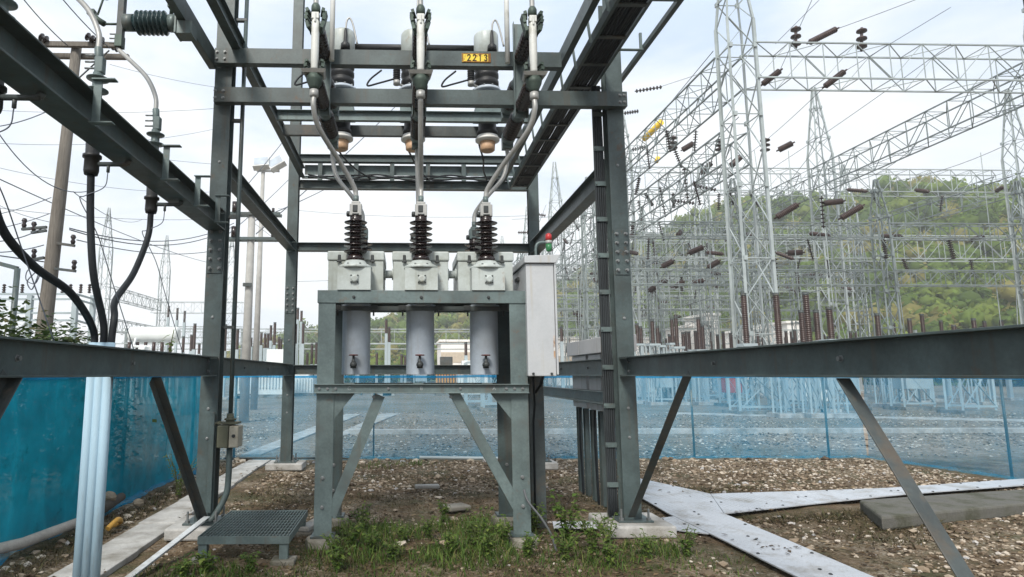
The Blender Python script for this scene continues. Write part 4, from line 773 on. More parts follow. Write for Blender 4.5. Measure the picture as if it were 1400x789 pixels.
for a in ((1.56, 6.25, .52, 7, .085, 'tallest leafy weed, right of the front right breaker leg'), (1.72, 5.95, .34, 8, .06, 'bushy weed in front of the cabinet post'), (1.95, 6.2, .30, 5, .055, 'small leafy weed by the narrow cover plate'), (1.42, 5.75, .26, 7, .05, 'low weed in front of the front right breaker leg'),
          (.95, 6.15, .26, 9, .05, 'spreading green weed left of the front right breaker leg'), (.68, 6.05, .28, 9, .05, 'spreading green weed between the breaker legs, toward the cabinet'), (.42, 5.9, .2, 7, .045, 'low green weed in the middle under the breaker'), (.8, 6.55, .28, 8, .05, 'green weed deeper under the breaker below the slanting brace'),
          (-.5, 6.2, .27, 9, .05, 'spreading green weed beside the front left breaker leg'), (-.28, 6.0, .22, 8, .05, 'low green weed right of the front left breaker leg'), (-.42, 6.7, .30, 6, .06, 'upright weed behind the front left breaker leg'), (.0, 6.3, .18, 7, .045, 'small weed below the left slanting brace'),
          (-1.62, 5.45, .17, 6, .06, 'small weed under the front edge of the grating step'), (-1.25, 5.45, .15, 6, .05, 'tiny weed by the right end of the grating step'), (-.55, 5.5, .2, 6, .05, 'weed in front of the left breaker footing'), (2.55, 5.85, .26, 5, .05, 'thin weed in front of the broad concrete footing'), (-2.98, 8.7, .55, 6, .05, 'dry tall weed at the foot of the left net'), (.45, 7.3, .2, 6, .05, 'weed near the dark flat stone'), (.75, 5.8, .22, 9, .045, 'front weed of the green patch left of the front right leg'), (1.1, 5.85, .2, 8, .05, 'low weed on the pad of the front right breaker leg'), (1.75, 5.55, .2, 8, .045, 'low weed nearest the camera, right of the breaker'), (-.62, 5.85, .2, 8, .045, 'low weed touching the front left breaker pad'), (-.1, 5.75, .16, 8, .04, 'tiny weed in front of the left slanting brace'), (.25, 6.5, .2, 7, .045, 'weed under the middle tank'), (-1.75, 5.3, .15, 7, .045, 'low weed left of the grating step front'), (1.3, 6.6, .3, 7, .06, 'weed behind the front right breaker leg'), (2.15, 5.75, .24, 6, .045, 'thin weed before the narrow cover plate')): weed(*(a[:3]+(int(a[3]*2.1), a[4]*1.0, a[5])))

# ------------------------------------------------------------------ the switchyard beyond the net
path = sheet('concrete_path', [(-3.25, 13), (-2.85, 13), (-1.75, 26), (-2.35, 26)], .02, CONC); sheet('path', [(-1.8, 17.2), (-1.5, 17.2), (-.2, 26.3), (-.9, 26.3)], .024, CONC)
tag(MB().box((18, 17.6, .05), (39, .22, .14)).build('kerb', CONC, None, .01), kind='structure')
sheet('yard_path', [(11, 27), (11, 25.8), (26, 19.6), (26, 20.8)], .022, CONC)
# lattice towers on a grid
def tower_proto(name, label, h, hw, peak, mt, lw=.135, dw=.055, loc=(0, 0, 0), grp=None, pan=1.7):
    t = thing(name, label, 'lattice tower', loc, grp); O = V(loc)
    top = V((0, 0, peak)); br = MB()
    def leg(sx, sy, z):
        if z <= h: w = hw*(1-.10*z/h)
        else: w = hw*.9*(1-(z-h)/(peak-h))+.06
        return O+V((sx*w, sy*w, z))
    zs = []; z = 0
    while z < h-.5: zs.append(z); z += pan
    zs.append(h); z = h
    while z < peak-.6: z += pan*.75; zs.append(min(z, peak))
    S = ((-1, -1), (1, -1), (1, 1), (-1, 1))
    for sx, sy in S:
        l = MB()
        l.angle(leg(sx, sy, 0), leg(sx, sy, h), lw, .014, up=(0, -sy, 0), fx=1 if sx*sy > 0 else -1, fy=1)
        l.angle(leg(sx, sy, h), leg(sx, sy, peak), lw*.75, .012, up=(0, -sy, 0), fx=1 if sx*sy > 0 else -1, fy=1); l.build('leg', mt, t)
    for q in range(4):
        a, b = S[q], S[(q+1) % 4]
        for k in range(len(zs)-1):
            z0, z1 = zs[k], zs[k+1]; p, r = (a, b) if k % 2 else (b, a)
            br.bar(leg(*p, z0), leg(*r, z1), dw, .03)
            if k % 2 == 0: br.bar(leg(*a, z0), leg(*b, z0), dw, .03)
            if k % 2: g = leg(*r, z1); br.box(g, (.16, .16, .2))
    br.build('bracing', mt, t); return t
def girder_proto(a, b, dep, wid, mt, label, n=None, cw=.078, dw=.042, grp=None):
    a = V(a); b = V(b); d = (b-a); L_ = d.length; d.normalize(); s = V((-d.y, d.x, 0)).normalized()*wid/2; u = V((0, 0, dep/2)); t = thing('lattice_girder', label, 'lattice girder', (a+b)/2, grp); n = n or max(2, int(L_/1.5)); lc = MB()
    Q = [(-s-u), (s-u), (s+u), (-s+u)]
    for q in Q: MB().bar(a+q, b+q, cw, cw*.8).build('chord', mt, t)
    for q in range(4):
        p, r = Q[q], Q[(q+1) % 4]
        for k in range(n):
            c0, c1 = a+d*L_*k/n, a+d*L_*(k+1)/n
            lc.bar(c0+(p if k % 2 else r), c1+(r if k % 2 else p), dw, .025); lc.bar(c1+p, c1+r, dw, .025)
    lc.build('lacing', mt, t); return t
TX = (15.9, 31.5, 47.1); TY = (28., 46., 64., 82., 100.); ordn = ('nearest', 'second', 'third', 'fourth', 'fifth')
T0 = tower_proto('lattice_tower', 'nearest and tallest lattice tower, rising above the right waist beam', 18.4, .64, 24.0, LATT, loc=(TX[0], TY[0], 0), grp='lattice towers of the switchyard')
tow = {}
for i, x in enumerate(TX):
    for j, y in enumerate(TY):
        if (i, j) in ((0, 0), (2, 0)): continue
        lab = ('%s lattice tower away in the row behind the right gantry column', '%s lattice tower away in the row farther to the right', '%s lattice tower away in the farthest right row')[i] % ordn[j]
        copy_tree(T0, (x+(.6*(j % 2)), y, 0), label=lab)
G0 = girder_proto((TX[0]+.6, TY[0], 16.25), (TX[1]-.6, TY[0], 16.25), 1.75, 1.3, LATT, 'nearest high lattice girder running right from the tallest tower', grp='lattice girders of the switchyard')
mid = (TX[0]+TX[1])/2; Lx = TX[1]-TX[0]
for j in range(0, 5):
    for i in range(2):
        for z in (16.25, 11.1):
            if (i, j, z) == (0, 0, 16.25) or (j == 0 and (z < 15 or i)): continue
            copy_tree(G0, (mid+i*Lx, TY[j], z), label='%s girder crossing the %s tower row, %s span' % (('high', 'low')[z < 15], ordn[j], ('inner', 'outer')[i])+' of the right yard')
G1 = girder_proto((TX[0], TY[0]+.75, 16.25), (TX[0], TY[1]-.75, 16.25), 1.6, 1.3, LATT2, 'high lattice girder going back from the tallest tower', grp='lattice girders of the switchyard')
for j in range(0, 4):
    for i in range(3):
        for z in (16.25, 12.4):
            if (i, j, z) == (0, 0, 16.25) or (i == 2 and j == 0) or (i and z < 15): continue
            copy_tree(G1, (TX[i], (TY[j]+TY[j+1])/2, z), label='%s girder going back between the %s and %s towers of the %s row' % (('high', 'lower')[z < 15], ordn[j], ordn[j+1], ('inner', 'middle', 'outer')[i]))
# shorter portal frames between the big towers
TS = tower_proto('lattice_mast', 'slim lattice mast of the low portals just right of the gantry column', 11.2, .36, 13.6, LATT2, lw=.09, dw=.04, loc=(11.2, 37, 0), grp='slim lattice masts of the low portals', pan=1.1)
GS = girder_proto((11.55, 37, 10.3), (19.85, 37, 10.3), .9, .7, LATT2, 'slim lattice girder of the low portal nearest the camera', cw=.07, dw=.035, grp='slim girders of the low portals', n=9)
for j, y in enumerate((37, 52, 60, 73, 91)):
    for i in range(4):
        if i or j: copy_tree(TS, (11.2+9*i+(.8 if j % 2 else 0), y, 0), label='slim lattice mast, %s in the %s portal row away from the camera' % (('first', 'second', 'third', 'fourth')[i], ordn[j]))
    for i in range(3):
        for z in (10.3, 7.4):
            if i or j or z < 9: copy_tree(GS, (15.7+9*i+(.8 if j % 2 else 0), y, z), label='slim girder, %s span of the %s portal row, %s level' % (('first', 'second', 'third')[i], ordn[j], 'upper' if z > 9 else 'lower'))
# left far towers
t2 = copy_tree(T0, (-40, 84, 0), label='far pale lattice tower left of the left gantry column'); copy_tree(T0, (-38.5, 101, 0), label='farthest pale lattice tower just left of the left gantry column'); copy_tree(T0, (-28, 101, 0), label='far pale lattice tower behind the floodlight pole')
for (x, y, z, w) in ((-39.3, 92.5, 12.5, 'upper'), (-39.3, 92.5, 8.2, 'lower')):
    copy_tree(G1, (x, y, z), label='%s far girder joining the two pale towers on the left' % w)
for z in (12.2, 8.3): copy_tree(G0, (-33, 101, z), label='%s far girder behind the floodlight pole' % ('upper' if z > 10 else 'lower'))
# low bus gantries across the back
for k in range(6):
    x = -27+14.1*k
    copy_tree(G0, (x, 78, 6.3), label='low lattice girder across the back of the yard, %s from the left' % ('first', 'second', 'third', 'fourth', 'fifth', 'sixth')[k])
P0 = thing('gantry_post', 'slim steel post of the low back gantry, first from the left', 'post', (-34, 78, 0), 'posts of the low back gantry')
MB().box((-34, 78, 3.6), (.28, .28, 7.2)).build('shaft', LATT2, P0); MB().box((-34, 78, .15), (.8, .8, .3)).build('footing', CONC, P0)
for k in range(1, 8): copy_tree(P0, (-34+14.1*k, 78, 0), label='slim steel post of the low back gantry, %s from the left' % ('second', 'third', 'fourth', 'fifth', 'sixth', 'seventh', 'eighth')[k-1])
for k, (z, y) in enumerate(((5.0, 70), (6.6, 74), (4.2, 64))):
    tag(MB().tube(sag((-40, y, z), (14, y, z), .05, 8), .055, 8).build('bus_pipe', LATT, None), '%s pale bus pipe running across the middle of the yard' % ('middle', 'highest', 'lowest')[k], 'pipe')

# insulators hung and standing in the yard
def between(proto_len, a, b):
    d = (b-a).normalized(); return d
def disc_string(a, b, r, n, m, name, label, grp):
    a = V(a); b = V(b); L_ = (b-a).length; p = []
    for k in range(n):
        z = L_*k/n; q = L_/n; p += [(r*.28, z), (r*.32, z+q*.42), (r, z+q*.5), (r*.96, z+q*.66), (r*.3, z+q*.72)]
    p += [(r*.25, L_)]
    return tag(MB().lathe(p, a, b-a, 14).build(name, m, None, 0, a), label, 'insulator', grp)
def rod_string(a, b, r, label):
    a = V(a); b = V(b); L_ = (b-a).length
    return tag(MB().lathe([(.04, -.15), (.05, 0)]+ribbed(r*.84, r, 14, L_)+[(.05, L_), (.04, L_+.15)], a, b-a, 14).build('strain_insulator', PORC_R, None, 0, a), label, 'insulator', 'strain insulators of the yard')
MARK = mat('yellow_marker_plastic', (.85, .55, .04), .5, var=.05)
RODS = ((1107, 58, 1143, 40, 28, 'slanting on top of the nearest high girder'), (1043, 115, 1066, 97, 28, 'under the nearest girder beside the tallest tower'), (1128, 118, 1154, 98, 28, 'under the nearest girder toward its outer end'), (1065, 205, 1083, 196, 34, 'in the sky right of the tallest tower'),
        (933, 205, 948, 196, 46, 'high between the gantry column and the tallest tower, upper one'), (960, 237, 972, 223, 46, 'high between the gantry column and the tallest tower, lower one'), (1062, 297, 1090, 280, 30, 'large, against the hill top right of the tallest tower'), (1150, 298, 1178, 282, 30, 'large, farthest right against the hill'),
        (1077, 346, 1097, 345, 38, 'lying flat against the hill right of the tallest tower'), (905, 365, 920, 357, 44, 'beside the gantry column, larger of the low ones'), (942, 346, 961, 338, 40, 'above the low ones left of the tallest tower'), (968, 366, 983, 357, 42, 'touching the left edge of the tallest tower'),
        (922, 392, 935, 385, 50, 'low and small left of the tallest tower'), (947, 387, 962, 384, 50, 'low and small, nearly level, left of the tallest tower'), (1127, 278, 1152, 275, 34, 'level one beside the hanging string at far right'), (900, 388, 912, 384, 48, 'smallest, close beside the gantry column'), (888, 398, 896, 392, 48, 'darkest small one close beside the gantry column'), (1012, 215, 1000, 226, 40, 'seen through the tallest tower'), (282, 442, 292, 450, 60, 'small, left of the left gantry column'))
for x0, y0, x1, y1, Y, lb in RODS: rod_string(at(x0, y0, Y), at(x1, y1, Y-.3), .0042*Y+.035, 'brown strain insulator '+lb)
DISCS = ((935, 229, 941, 277, 40, 10, 'hanging steeply, nearest to the tallest tower'), (902, 255, 910, 297, 44, 10, 'hanging steeply, middle of three'), (873, 274, 880, 315, 48, 10, 'hanging steeply beside the gantry column'), (948, 253, 979, 260, 40, 8, 'stretched level into the tallest tower'), (917, 274, 949, 278, 42, 8, 'stretched level below the steep ones'),
         (868, 125, 905, 119, 40, 8, 'stretched level high beside the gantry column'), (853, 155, 873, 152, 40, 6, 'short, level, touching the gantry column'), (1123, 268, 1126, 312, 34, 8, 'thick, hanging upright at far right'), (1060, 352, 1062, 395, 46, 8, 'thin upright right of the tallest tower'), (1132, 350, 1133, 380, 46, 7, 'thin upright against the hill at right'),
         (1090, 372, 1091, 390, 50, 6, 'short thin upright against the hill'), (733, 293, 746, 295, 60, 5, 'tiny level one above the cabinet lamp'), (708, 318, 722, 318, 60, 5, 'tiny level one left of the back right column'), (864, 205, 886, 200, 46, 7, 'level among the girders beside the gantry column'), (893, 330, 897, 362, 50, 8, 'hanging lower beside the gantry column'))
for x0, y0, x1, y1, Y, n, lb in DISCS: disc_string(at(x0, y0, Y), at(x1, y1, Y), .0026*Y+.03, n, PORC if Y < 48 else PORC_R, 'insulator_string', 'dark disc insulator string '+lb, 'disc insulator strings of the yard')
for x, y0, y1, Y, lb in ((1088, 36, 66, 28, 'on the nearest high girder, inner one'), (1178, 38, 70, 28, 'on the nearest high girder, outer one'), (1046, 189, 209, 38, 'right of the tallest tower'), (920, 186, 206, 46, 'beside the gantry column'), (984, 190, 208, 44, 'seen through the tallest tower')):
    disc_string(at(x, y1, Y), at(x, y0, Y), .0065*Y+.05, 3, PORC_R, 'post_insulator', 'three disc brown post insulator '+lb, 'post insulators on the girders')
tag(MB().cyl(at(881, 190, 44), at(904, 167, 42), .22, 12).build('wire_marker', MARK, None), 'yellow marker sleeve on a wire beside the right gantry column', 'marker')
tag(MB().cyl(at(897, 222, 46), at(900, 215, 46), .16, 10).build('wire_marker', MARK, None), 'tiny yellow marker on a lower wire near the gantry column', 'marker')

RI = random.Random(21); NP = {'upper': [], 'lower': []}
def dup_mesh(o, loc, rot, label, group):
    c = o.copy(); C.objects.link(c); c.location = loc; c.rotation_euler = rot; c['label'] = label; c['group'] = group; return c
D0 = disc_string((13.2, 37, 9.8), (13.2, 37, 8.5), .13, 9, PORC, 'insulator_string', 'dark disc insulator string hanging from the nearest slim portal girder', 'disc strings of the low portals')
R0 = tag(MB().lathe([(.04, -.15), (.05, 0)]+ribbed(.11, .15, 9, 1.4)+[(.05, 1.4), (.04, 1.55)], (14, 37.4, 10), (0, 1, .25), 14).build('strain_insulator', PORC_R, None, 0, (14, 37.4, 10)), 'brown strain insulator pulled back from the nearest slim portal girder', 'insulator', 'strain insulators of the low portals')
for j, y in enumerate((37, 52, 60, 73, 91)):
    for k in range(11):
        x = 12+k*2.4+RI.uniform(-.6, .6); z = RI.choice((9.8, 9.8, 6.9))
        if k % 2: dup_mesh(D0, (x, y, z), (RI.uniform(-.35, .35), RI.uniform(-.25, .25), 0), 'dark disc insulator string hanging from the %s row of slim portals' % ordn[j], 'disc strings, %s portal row' % ordn[j])
        else: dup_mesh(R0, (x, y+.4, z+.3), (RI.uniform(-.2, .2), 0, RI.uniform(-.6, .6)), 'brown strain insulator on the %s row of slim portals' % ordn[j], 'strain insulators, %s portal row' % ordn[j])
for j, y in ((1, 46), (2, 64), (3, 82)):
    for k in range(16):
        x = 16.5+k*1.9+RI.uniform(-.5, .5); z = RI.choice((15.3, 15.3, 10.4))
        if k % 3: dup_mesh(D0, (x, y, z), (RI.uniform(-.5, .5), RI.uniform(-.3, .3), 0), 'dark disc insulator string hanging from the girders of the %s tall tower row' % ordn[j], 'disc strings, %s tall tower row' % ordn[j])
        else: dup_mesh(R0, (x, y-.6, z+.2), (RI.uniform(-.2, .3)+math.pi, 0, RI.uniform(-.6, .6)), 'brown strain insulator on the girders of the %s tall tower row' % ordn[j], 'strain insulators, %s tall tower row' % ordn[j])
for j, (x, lab) in enumerate(((16.6, 'inner'), (14.9, 'inner far'))):
    for k in range(12):
        y = 31+k*2.9; dup_mesh(D0, (x, y, 15.4 if k % 3 else 11.5), (RI.uniform(-.3, .3), RI.uniform(-.5, .5), 0), 'dark disc insulator string below the %s girders that run back from the tallest tower' % lab, 'disc strings, %s girders' % lab)
for k in range(60):
    y0 = RI.choice((37, 46, 52, 60)); y1 = y0+RI.choice((8, 14, 21)); x = RI.uniform(12, 40); z0, z1 = RI.choice((10.2, 16, 7.4)), RI.choice((10.2, 16, 7.4))
    tag(MB().tube(sag((x, y0, z0), (x+RI.uniform(-3, 3), y1, z1), RI.uniform(.2, .9), 8), .018, 5).build('yard_wire', WIRE if k % 2 else LATT2, None), 'thin conductor slung between the lattice frames of the yard', 'wire', 'conductors slung in the yard')
for k in range(36):
    y0 = RI.choice((37, 46, 52, 60, 64)); x = RI.uniform(12, 38); z0 = RI.choice((9.9, 15.4, 7))
    tag(MB().tube(sag((x, y0, z0), (x+RI.uniform(-.8, .8), y0+RI.uniform(-1, 1), 3.6), RI.uniform(-.2, .1), 6), .026, 5).build('dropper', LATT, None), 'pale vertical dropper wire among the lattice frames', 'wire', 'dropper wires of the yard')

# brown porcelain poles standing on frames
def pole(px, y0, y1, Y, r, label, cap=True, grp='brown porcelain poles of the yard', stand=True):
    a = at(px, y1, Y); b = at(px, y0, Y); x = a.x; t = thing('porcelain_pole', label, 'insulator pole', (x, Y, 0), grp); L_ = b.z-a.z
    MB().lathe(ribbed(r*.84, r, max(6, int(L_/.075)), L_), (x, Y, a.z), (0, 0, 1), 14).build('porcelain', PORC_R if Y < 60 else PORC, t)
    if cap: MB().cyl((x, Y, b.z), (x, Y, b.z+.09), r*.9, 12).box((x, Y, b.z+.11), (r*1.8, r*.8, .05)).build('cap', STEEL_D, t)
    zz = a.z
    m = MB()
    if stand and zz > .8 and Y < 37:
        m.box((x, Y, zz-.06), (.6, .6, .12))
        for sx in (-.25, .25):
            for sy in (-.25, .25): m.angle((x+sx, Y+sy, 0), (x+sx, Y+sy, zz-.12), .08, .01)
        for sy in (-.25, .25):
            q = max(1, int(zz/1.2))
            for k in range(q): m.bar((x-.25, Y+sy, (zz-.12)*k/q), (x+.25, Y+sy, (zz-.12)*(k+1)/q), .05, .01); m.bar((x+.25, Y+sy, (zz-.12)*k/q), (x-.25, Y+sy, (zz-.12)*(k+1)/q), .05, .01)
    else: m.box((x, Y, zz/2), (.22, .22, max(.2, zz)))
    m.build('stand', YGREY, t); MB().box((x, Y, .06), (.9, .9, .18)).build('footing', CONC, t)
BIG = ((1021, 405, 470, 26), (1066, 405, 472, 24), (1107, 404, 472, 24), (1099, 428, 470, 27), (1119, 428, 466, 27), (1137, 424, 464, 24))
for k, (x, y0, y1, Y) in enumerate(BIG): pole(x, y0, y1, Y, .125, 'tall brown porcelain pole above the right waist beam, %s counting rightwards from the tallest tower' % ('first', 'second', 'fourth', 'third', 'fifth', 'last')[k], grp='tall brown poles right of the tallest tower')
SM = [(872, 445, 470, 36), (877, 449, 470, 38), (893, 440, 470, 34), (900, 449, 472, 36), (920, 438, 469, 36), (926, 436, 474, 34), (935, 457, 480, 38), (943, 456, 478, 40), (952, 455, 480, 42), (957, 437, 478, 34), (962, 447, 478, 37), (982, 460, 480, 42), (990, 456, 478, 42), (1000, 458, 478, 44), (1010, 458, 478, 44), (1044, 456, 478, 44), (1076, 455, 474, 44), (1088, 453, 472, 44),
      (768, 449, 467, 46), (788, 470, 484, 46), (807, 464, 480, 48), (812, 464, 480, 48), (820, 453, 480, 42), (826, 445, 468, 40)]
for k, (x, y0, y1, Y) in enumerate(SM): pole(x, y0, y1, Y, .11, 'brown porcelain pole in the crowd beside the right gantry column' if k < 18 else 'brown porcelain pole between the white cabinet and the right gantry column', grp='porcelain poles beside the right column' if k < 18 else 'porcelain poles behind the cable ducts')
for k in range(26):
    x = 885+R.random()*300; Y = R.uniform(40, 62); pole(x, 452+R.random()*14, 480, Y, .10, 'short brown porcelain pole in the deep crowd behind the right waist beam', grp='short poles deep in the yard')
for k in range(9):
    x = 1195+22*k+R.random()*8; Y = R.uniform(30, 44); pole(x, 428+R.random()*20, 470, Y, .12, 'brown porcelain pole beyond the plinth at far right', grp='porcelain poles at far right')
LF = [(230, 420, 434, 60), (242, 423, 438, 60), (252, 427, 441, 60), (265, 445, 478, 44), (261, 460, 480, 46), (307, 446, 480, 42), (304, 458, 480, 44), (324, 452, 478, 44), (336, 443, 480, 44), (340, 447, 470, 46), (343, 464, 474, 48), (357, 457, 472, 50), (362, 458, 476, 50), (366, 458, 476, 50), (370, 447, 466, 52), (375, 443, 472, 48), (381, 463, 490, 48), (384, 466, 478, 50), (404, 445, 470, 50), (407, 423, 437, 52), (412, 427, 440, 54), (414, 443, 470, 50), (420, 484, 500, 52), (426, 472, 498, 52), (432, 470, 498, 54), (285, 470, 482, 46), (272, 472, 484, 50), (250, 462, 482, 50)]
for k, (x, y0, y1, Y) in enumerate(LF): pole(x, y0, y1, Y, .115, 'brown porcelain pole in the yard left of the left gantry column' if x < 300 else 'brown porcelain pole in the yard between the two left gantry columns' if x < 395 else 'brown porcelain pole between the back left column and the breaker stand', grp='left porcelain poles' if x < 300 else 'porcelain poles between the left columns' if x < 395 else 'porcelain poles left of the breaker')
for k, (x, y0, y1, Y) in enumerate(((528, 438, 456, 50), (532, 449, 468, 50), (515, 484, 502, 54), (549, 486, 504, 54), (554, 488, 504, 56), (637, 470, 486, 46))): pole(x, y0, y1, Y, .12, 'brown porcelain pole seen between the grey breaker tanks', grp='porcelain poles between the tanks')

# equipment standing low behind the net
def stand_eq(x, y, w, h, boxed, m, label):
    t = thing('equipment_stand', label, 'equipment stand', (x, y, 0), 'low equipment behind the back net'); l = MB()
    for sx in (-1, 1):
        for sy in (-1, 1): MB().angle((x+sx*w/2, y+sy*.4, 0), (x+sx*w/2, y+sy*.4, h), .1, .012).build('leg', YGREY, t)
    for sy in (-.4, .4):
        l.bar((x-w/2, y+sy, .25), (x+w/2, y+sy, h-.1), .07, .015); l.bar((x+w/2, y+sy, .25), (x-w/2, y+sy, h-.1), .07, .015); l.bar((x-w/2, y+sy, h), (x+w/2, y+sy, h), .1, .1); l.bar((x-w/2, y+sy, .3), (x+w/2, y+sy, .3), .08, .08)
    l.build('bracing', YGREY, t); MB().span((x-w/2-.25, y-.7, -.05), (x+w/2+.25, y+.7, .14)).build('plinth', CONC_D, t)
    if boxed: MB().span((x-w*.42, y-.42, h*.45), (x+w*.42, y+.42, h*1.0)).build('housing', m, t, .02)
for k, (px, py, w, h, bx, m, lb) in enumerate(((905, 553, 1.0, 2.0, 1, YGREY, 'grey equipment box on legs behind the net beside the right column'), (1002, 555, .8, 1.5, 1, YRED, 'small red box on legs behind the back net'), (1040, 566, 2.0, 2.2, 0, YGREY, 'low braced steel stand behind the net under the tallest tower'), (1085, 560, 1.2, 2.2, 0, YGREY, 'braced steel stand behind the net right of the tallest tower'), (1150, 560, 1.4, 2.0, 1, YGREY, 'grey equipment box behind the net near the right knee brace'), (925, 549, 1.2, 1.9, 1, YGREY, 'wide blue grey box behind the net by the thin knee brace'), (972, 547, 1.4, 2.0, 0, YGREY, 'open steel stand behind the net left of the red box'), (655, 557, 1.2, 2.2, 0, YGREY, 'braced steel stand behind the net below the breaker'), (675, 561, .9, 2.2, 0, YGREY, 'narrow steel stand behind the net beside the breaker leg'), (480, 540, 1.2, 2.0, 0, YGREY, 'small steel stand far behind the net left of the breaker brace'), (575, 535, 1.2, 2.1, 1, YGREY, 'small grey box far behind the net under the breaker'), (1250, 560, 1.4, 2.1, 1, YGREY, 'grey equipment box behind the net at far right'), (1330, 565, 1.4, 2.2, 0, YGREY, 'braced steel stand behind the net at far right'))):
    g = ground_at(px, py); stand_eq(g.x, g.y, w, h, bx, m, lb)
for k, (px, y0, Y, w, h, m, lb) in enumerate(((893, 462, 40, 2.4, 2.6, TRW, 'white equipment deck left of the brown poles by the right column'), (1098, 474, 34, 1.2, 2.4, TRW, 'pale marshalling box at the foot of the big brown poles'), (640, 494, 46, 1.6, 2.6, TRW, 'white ribbed tank behind the breaker, in front of the pale building'), (610, 480, 50, 1.6, 3.0, YORG, 'orange machine with a dark top behind the breaker'), (378, 468, 46, 2.0, 3.4, TRW, 'white tank between the two left columns'), (350, 484, 48, 3.0, 2.5, TRW, 'white low equipment between the two left columns'), (413, 500, 50, 2.0, 1.9, TRW, 'white cabinet left of the breaker stand'))):
    a = at(px, y0, Y); t = thing('yard_equipment', lb, 'equipment', (a.x, Y, 0)); MB().span((a.x-w/2, Y-.8, .2), (a.x+w/2, Y+.8, h*.75)).build('body', m, t, .03); MB().span((a.x-w/2-.1, Y-.9, -.02), (a.x+w/2+.1, Y+.9, .2)).build('base', CONC_D, t)
    f = MB()
    for q in range(int(w/.22)): f.span((a.x-w/2+.06+.22*q, Y-.95, h*.2), (a.x-w/2+.12+.22*q, Y-.8, h*.7))
    f.build('cooling_fins', m if m != YORG else STEEL_D, t); MB().span((a.x-w*.3, Y-.4, h*.752), (a.x+w*.3, Y+.4, h)).build('turret', m if m != YORG else STEEL_D, t, .03)
# transformer with its conservator drum on the left
c = at(208, 455, 27); t = thing('power_transformer', 'white power transformer with a long drum on top, above the left waist beam', 'transformer', (c.x, 27, 0))
MB().span((c.x-1.3, 26.2, .4), (c.x+1.5, 27.8, 2.45)).build('tank', TRW, t, .04); MB().lathe([(.2, 0), (.32, .06), (.34, .15), (.34, 1.95), (.32, 2.05), (.2, 2.1)], (c.x-.95, 27, 3.28), (1, 0, 0), 24).build('conservator', TRW, t)
f = MB()
for k in range(12): f.span((c.x-1.2+.22*k, 25.9, .7), (c.x-1.14+.22*k, 26.18, 2.3))
f.build('radiator', TRW, t)
f = MB()
for k in range(6): f.cyl((c.x-.8+.34*k, 26.7, 2.45), (c.x-.8+.34*k, 26.7, 2.95), .07, 10)
f.build('bushing_row', PORC_R, t); MB().tube([(c.x+.2, 26.4, 2.4), (c.x+.2, 26.4, 2.75), (c.x-.5, 26.4, 2.75), (c.x-.5, 26.6, 3.1)], .06, 8).cyl((c.x-.1, 26.1, 2.55), (c.x+.15, 26.1, 2.55), .2, 14).build('pipework', TRW, t); MB().span((c.x-1.6, 25.7, -.02), (c.x+1.8, 28.1, .4)).build('plinth', CONC, t)

# buildings
def building(x0, x1, y0, y1, h, label, band=None, wins=()):
    t = thing('yard_building', label, 'building', ((x0+x1)/2, (y0+y1)/2, 0), None); MB().span((x0, y0, 0), (x1, y1, h)).build('wall', WALLW, t); MB().span((x0-.25, y0-.25, h), (x1+.25, y1+.25, h+.3)).build('roof', WALLW, t)
    if band: MB().span((x0-.02, y0-.06, band[0]), (x1+.02, y0-.003, band[1])).build('band', WALLB, t)
    for (wx, wz, ww, wh) in wins:
        w = MB().span((wx-ww/2, y0-.04, wz), (wx+ww/2, y0-.003, wz+wh)).build('window', GLASSD, t); MB().span((wx-ww/2-.08, y0-.08, wz-.1), (wx+ww/2+.08, y0-.002, wz-.003)).build('sill', WALLB, w)
a = at(603, 463, 85).x; b = at(648, 463, 85).x; building(a, b+2, 85, 95, 6.0, 'cream building with a tan band seen between the breaker tanks', (3.2, 4.6), [(a+1+1.4*k, .9, .8, 1.3) for k in range(3)])
a = at(760, 460, 95).x; b = at(905, 460, 95).x; building(a, b, 95, 105, 7.0, 'long low white building left of the right gantry column', (2.6, 4.4), [(a+2+3*k, 4.9, 1.2, 1.0) for k in range(6)])
a = at(945, 430, 78).x; b = at(967, 430, 78).x; building(a, b, 78, 86, 7.6, 'narrow white block, first right of the gantry column', None, [(a+1, 4, .7, 1.2)])
a = at(966, 425, 74).x; b = at(981, 425, 74).x; building(a, b, 74, 80, 8.6, 'white tower block left of the tallest tower')
a = at(1030, 440, 84).x; b = at(1065, 440, 84).x; building(a, b, 84, 92, 7.6, 'white building half hidden behind the tallest tower', None, [(a+1.2*k+.8, 4.6, .6, 1.2) for k in range(2)])
a = at(1075, 430, 80).x; b = at(1102, 430, 80).x; building(a, b, 80, 88, 8.2, 'white building right of the tallest tower behind brown poles', (3.2, 3.6), [(a+.9*k+.6, 5, .5, 1.0) for k in range(2)])

# ------------------------------------------------------------------ poles and wires on the left
t = thing('utility_pole', 'weathered leaning timber pole with a double crossarm left of the gantry', 'utility pole', (-7.36, 13, 0))
MB().tube([(-7.42, 13, -.1), (-7.33, 13, 2.5), (-7.22, 13, 5.5), (-7.12, 13, 8.72)], [.165, .15, .125, .10], 16).build('shaft', WOOD, t)
c = MB().box((-6.98, 12.86, 8.62), (1.75, .09, .11)).box((-6.93, 13.14, 8.50), (1.75, .09, .11)).build('crossarm', WOOD, t, .006)
MB().bar((-6.35, 12.86, 8.5), (-7.1, 12.86, 7.7), .04, .01).bar((-7.7, 12.86, 8.5), (-7.2, 12.86, 7.7), .04, .01).build('crossarm_brace', STEEL_D, c)
for x, y in ((-7.62, 12.8), (-6.62, 12.75), (-6.25, 13.1), (-6.45, 12.8)):
    disc_string((x, y, 8.66), (x-.18, y-.02, 8.76) if x < -6.5 else (x-.16, y, 8.74), .09, 2, PORC, 'spool', None, None).parent = t
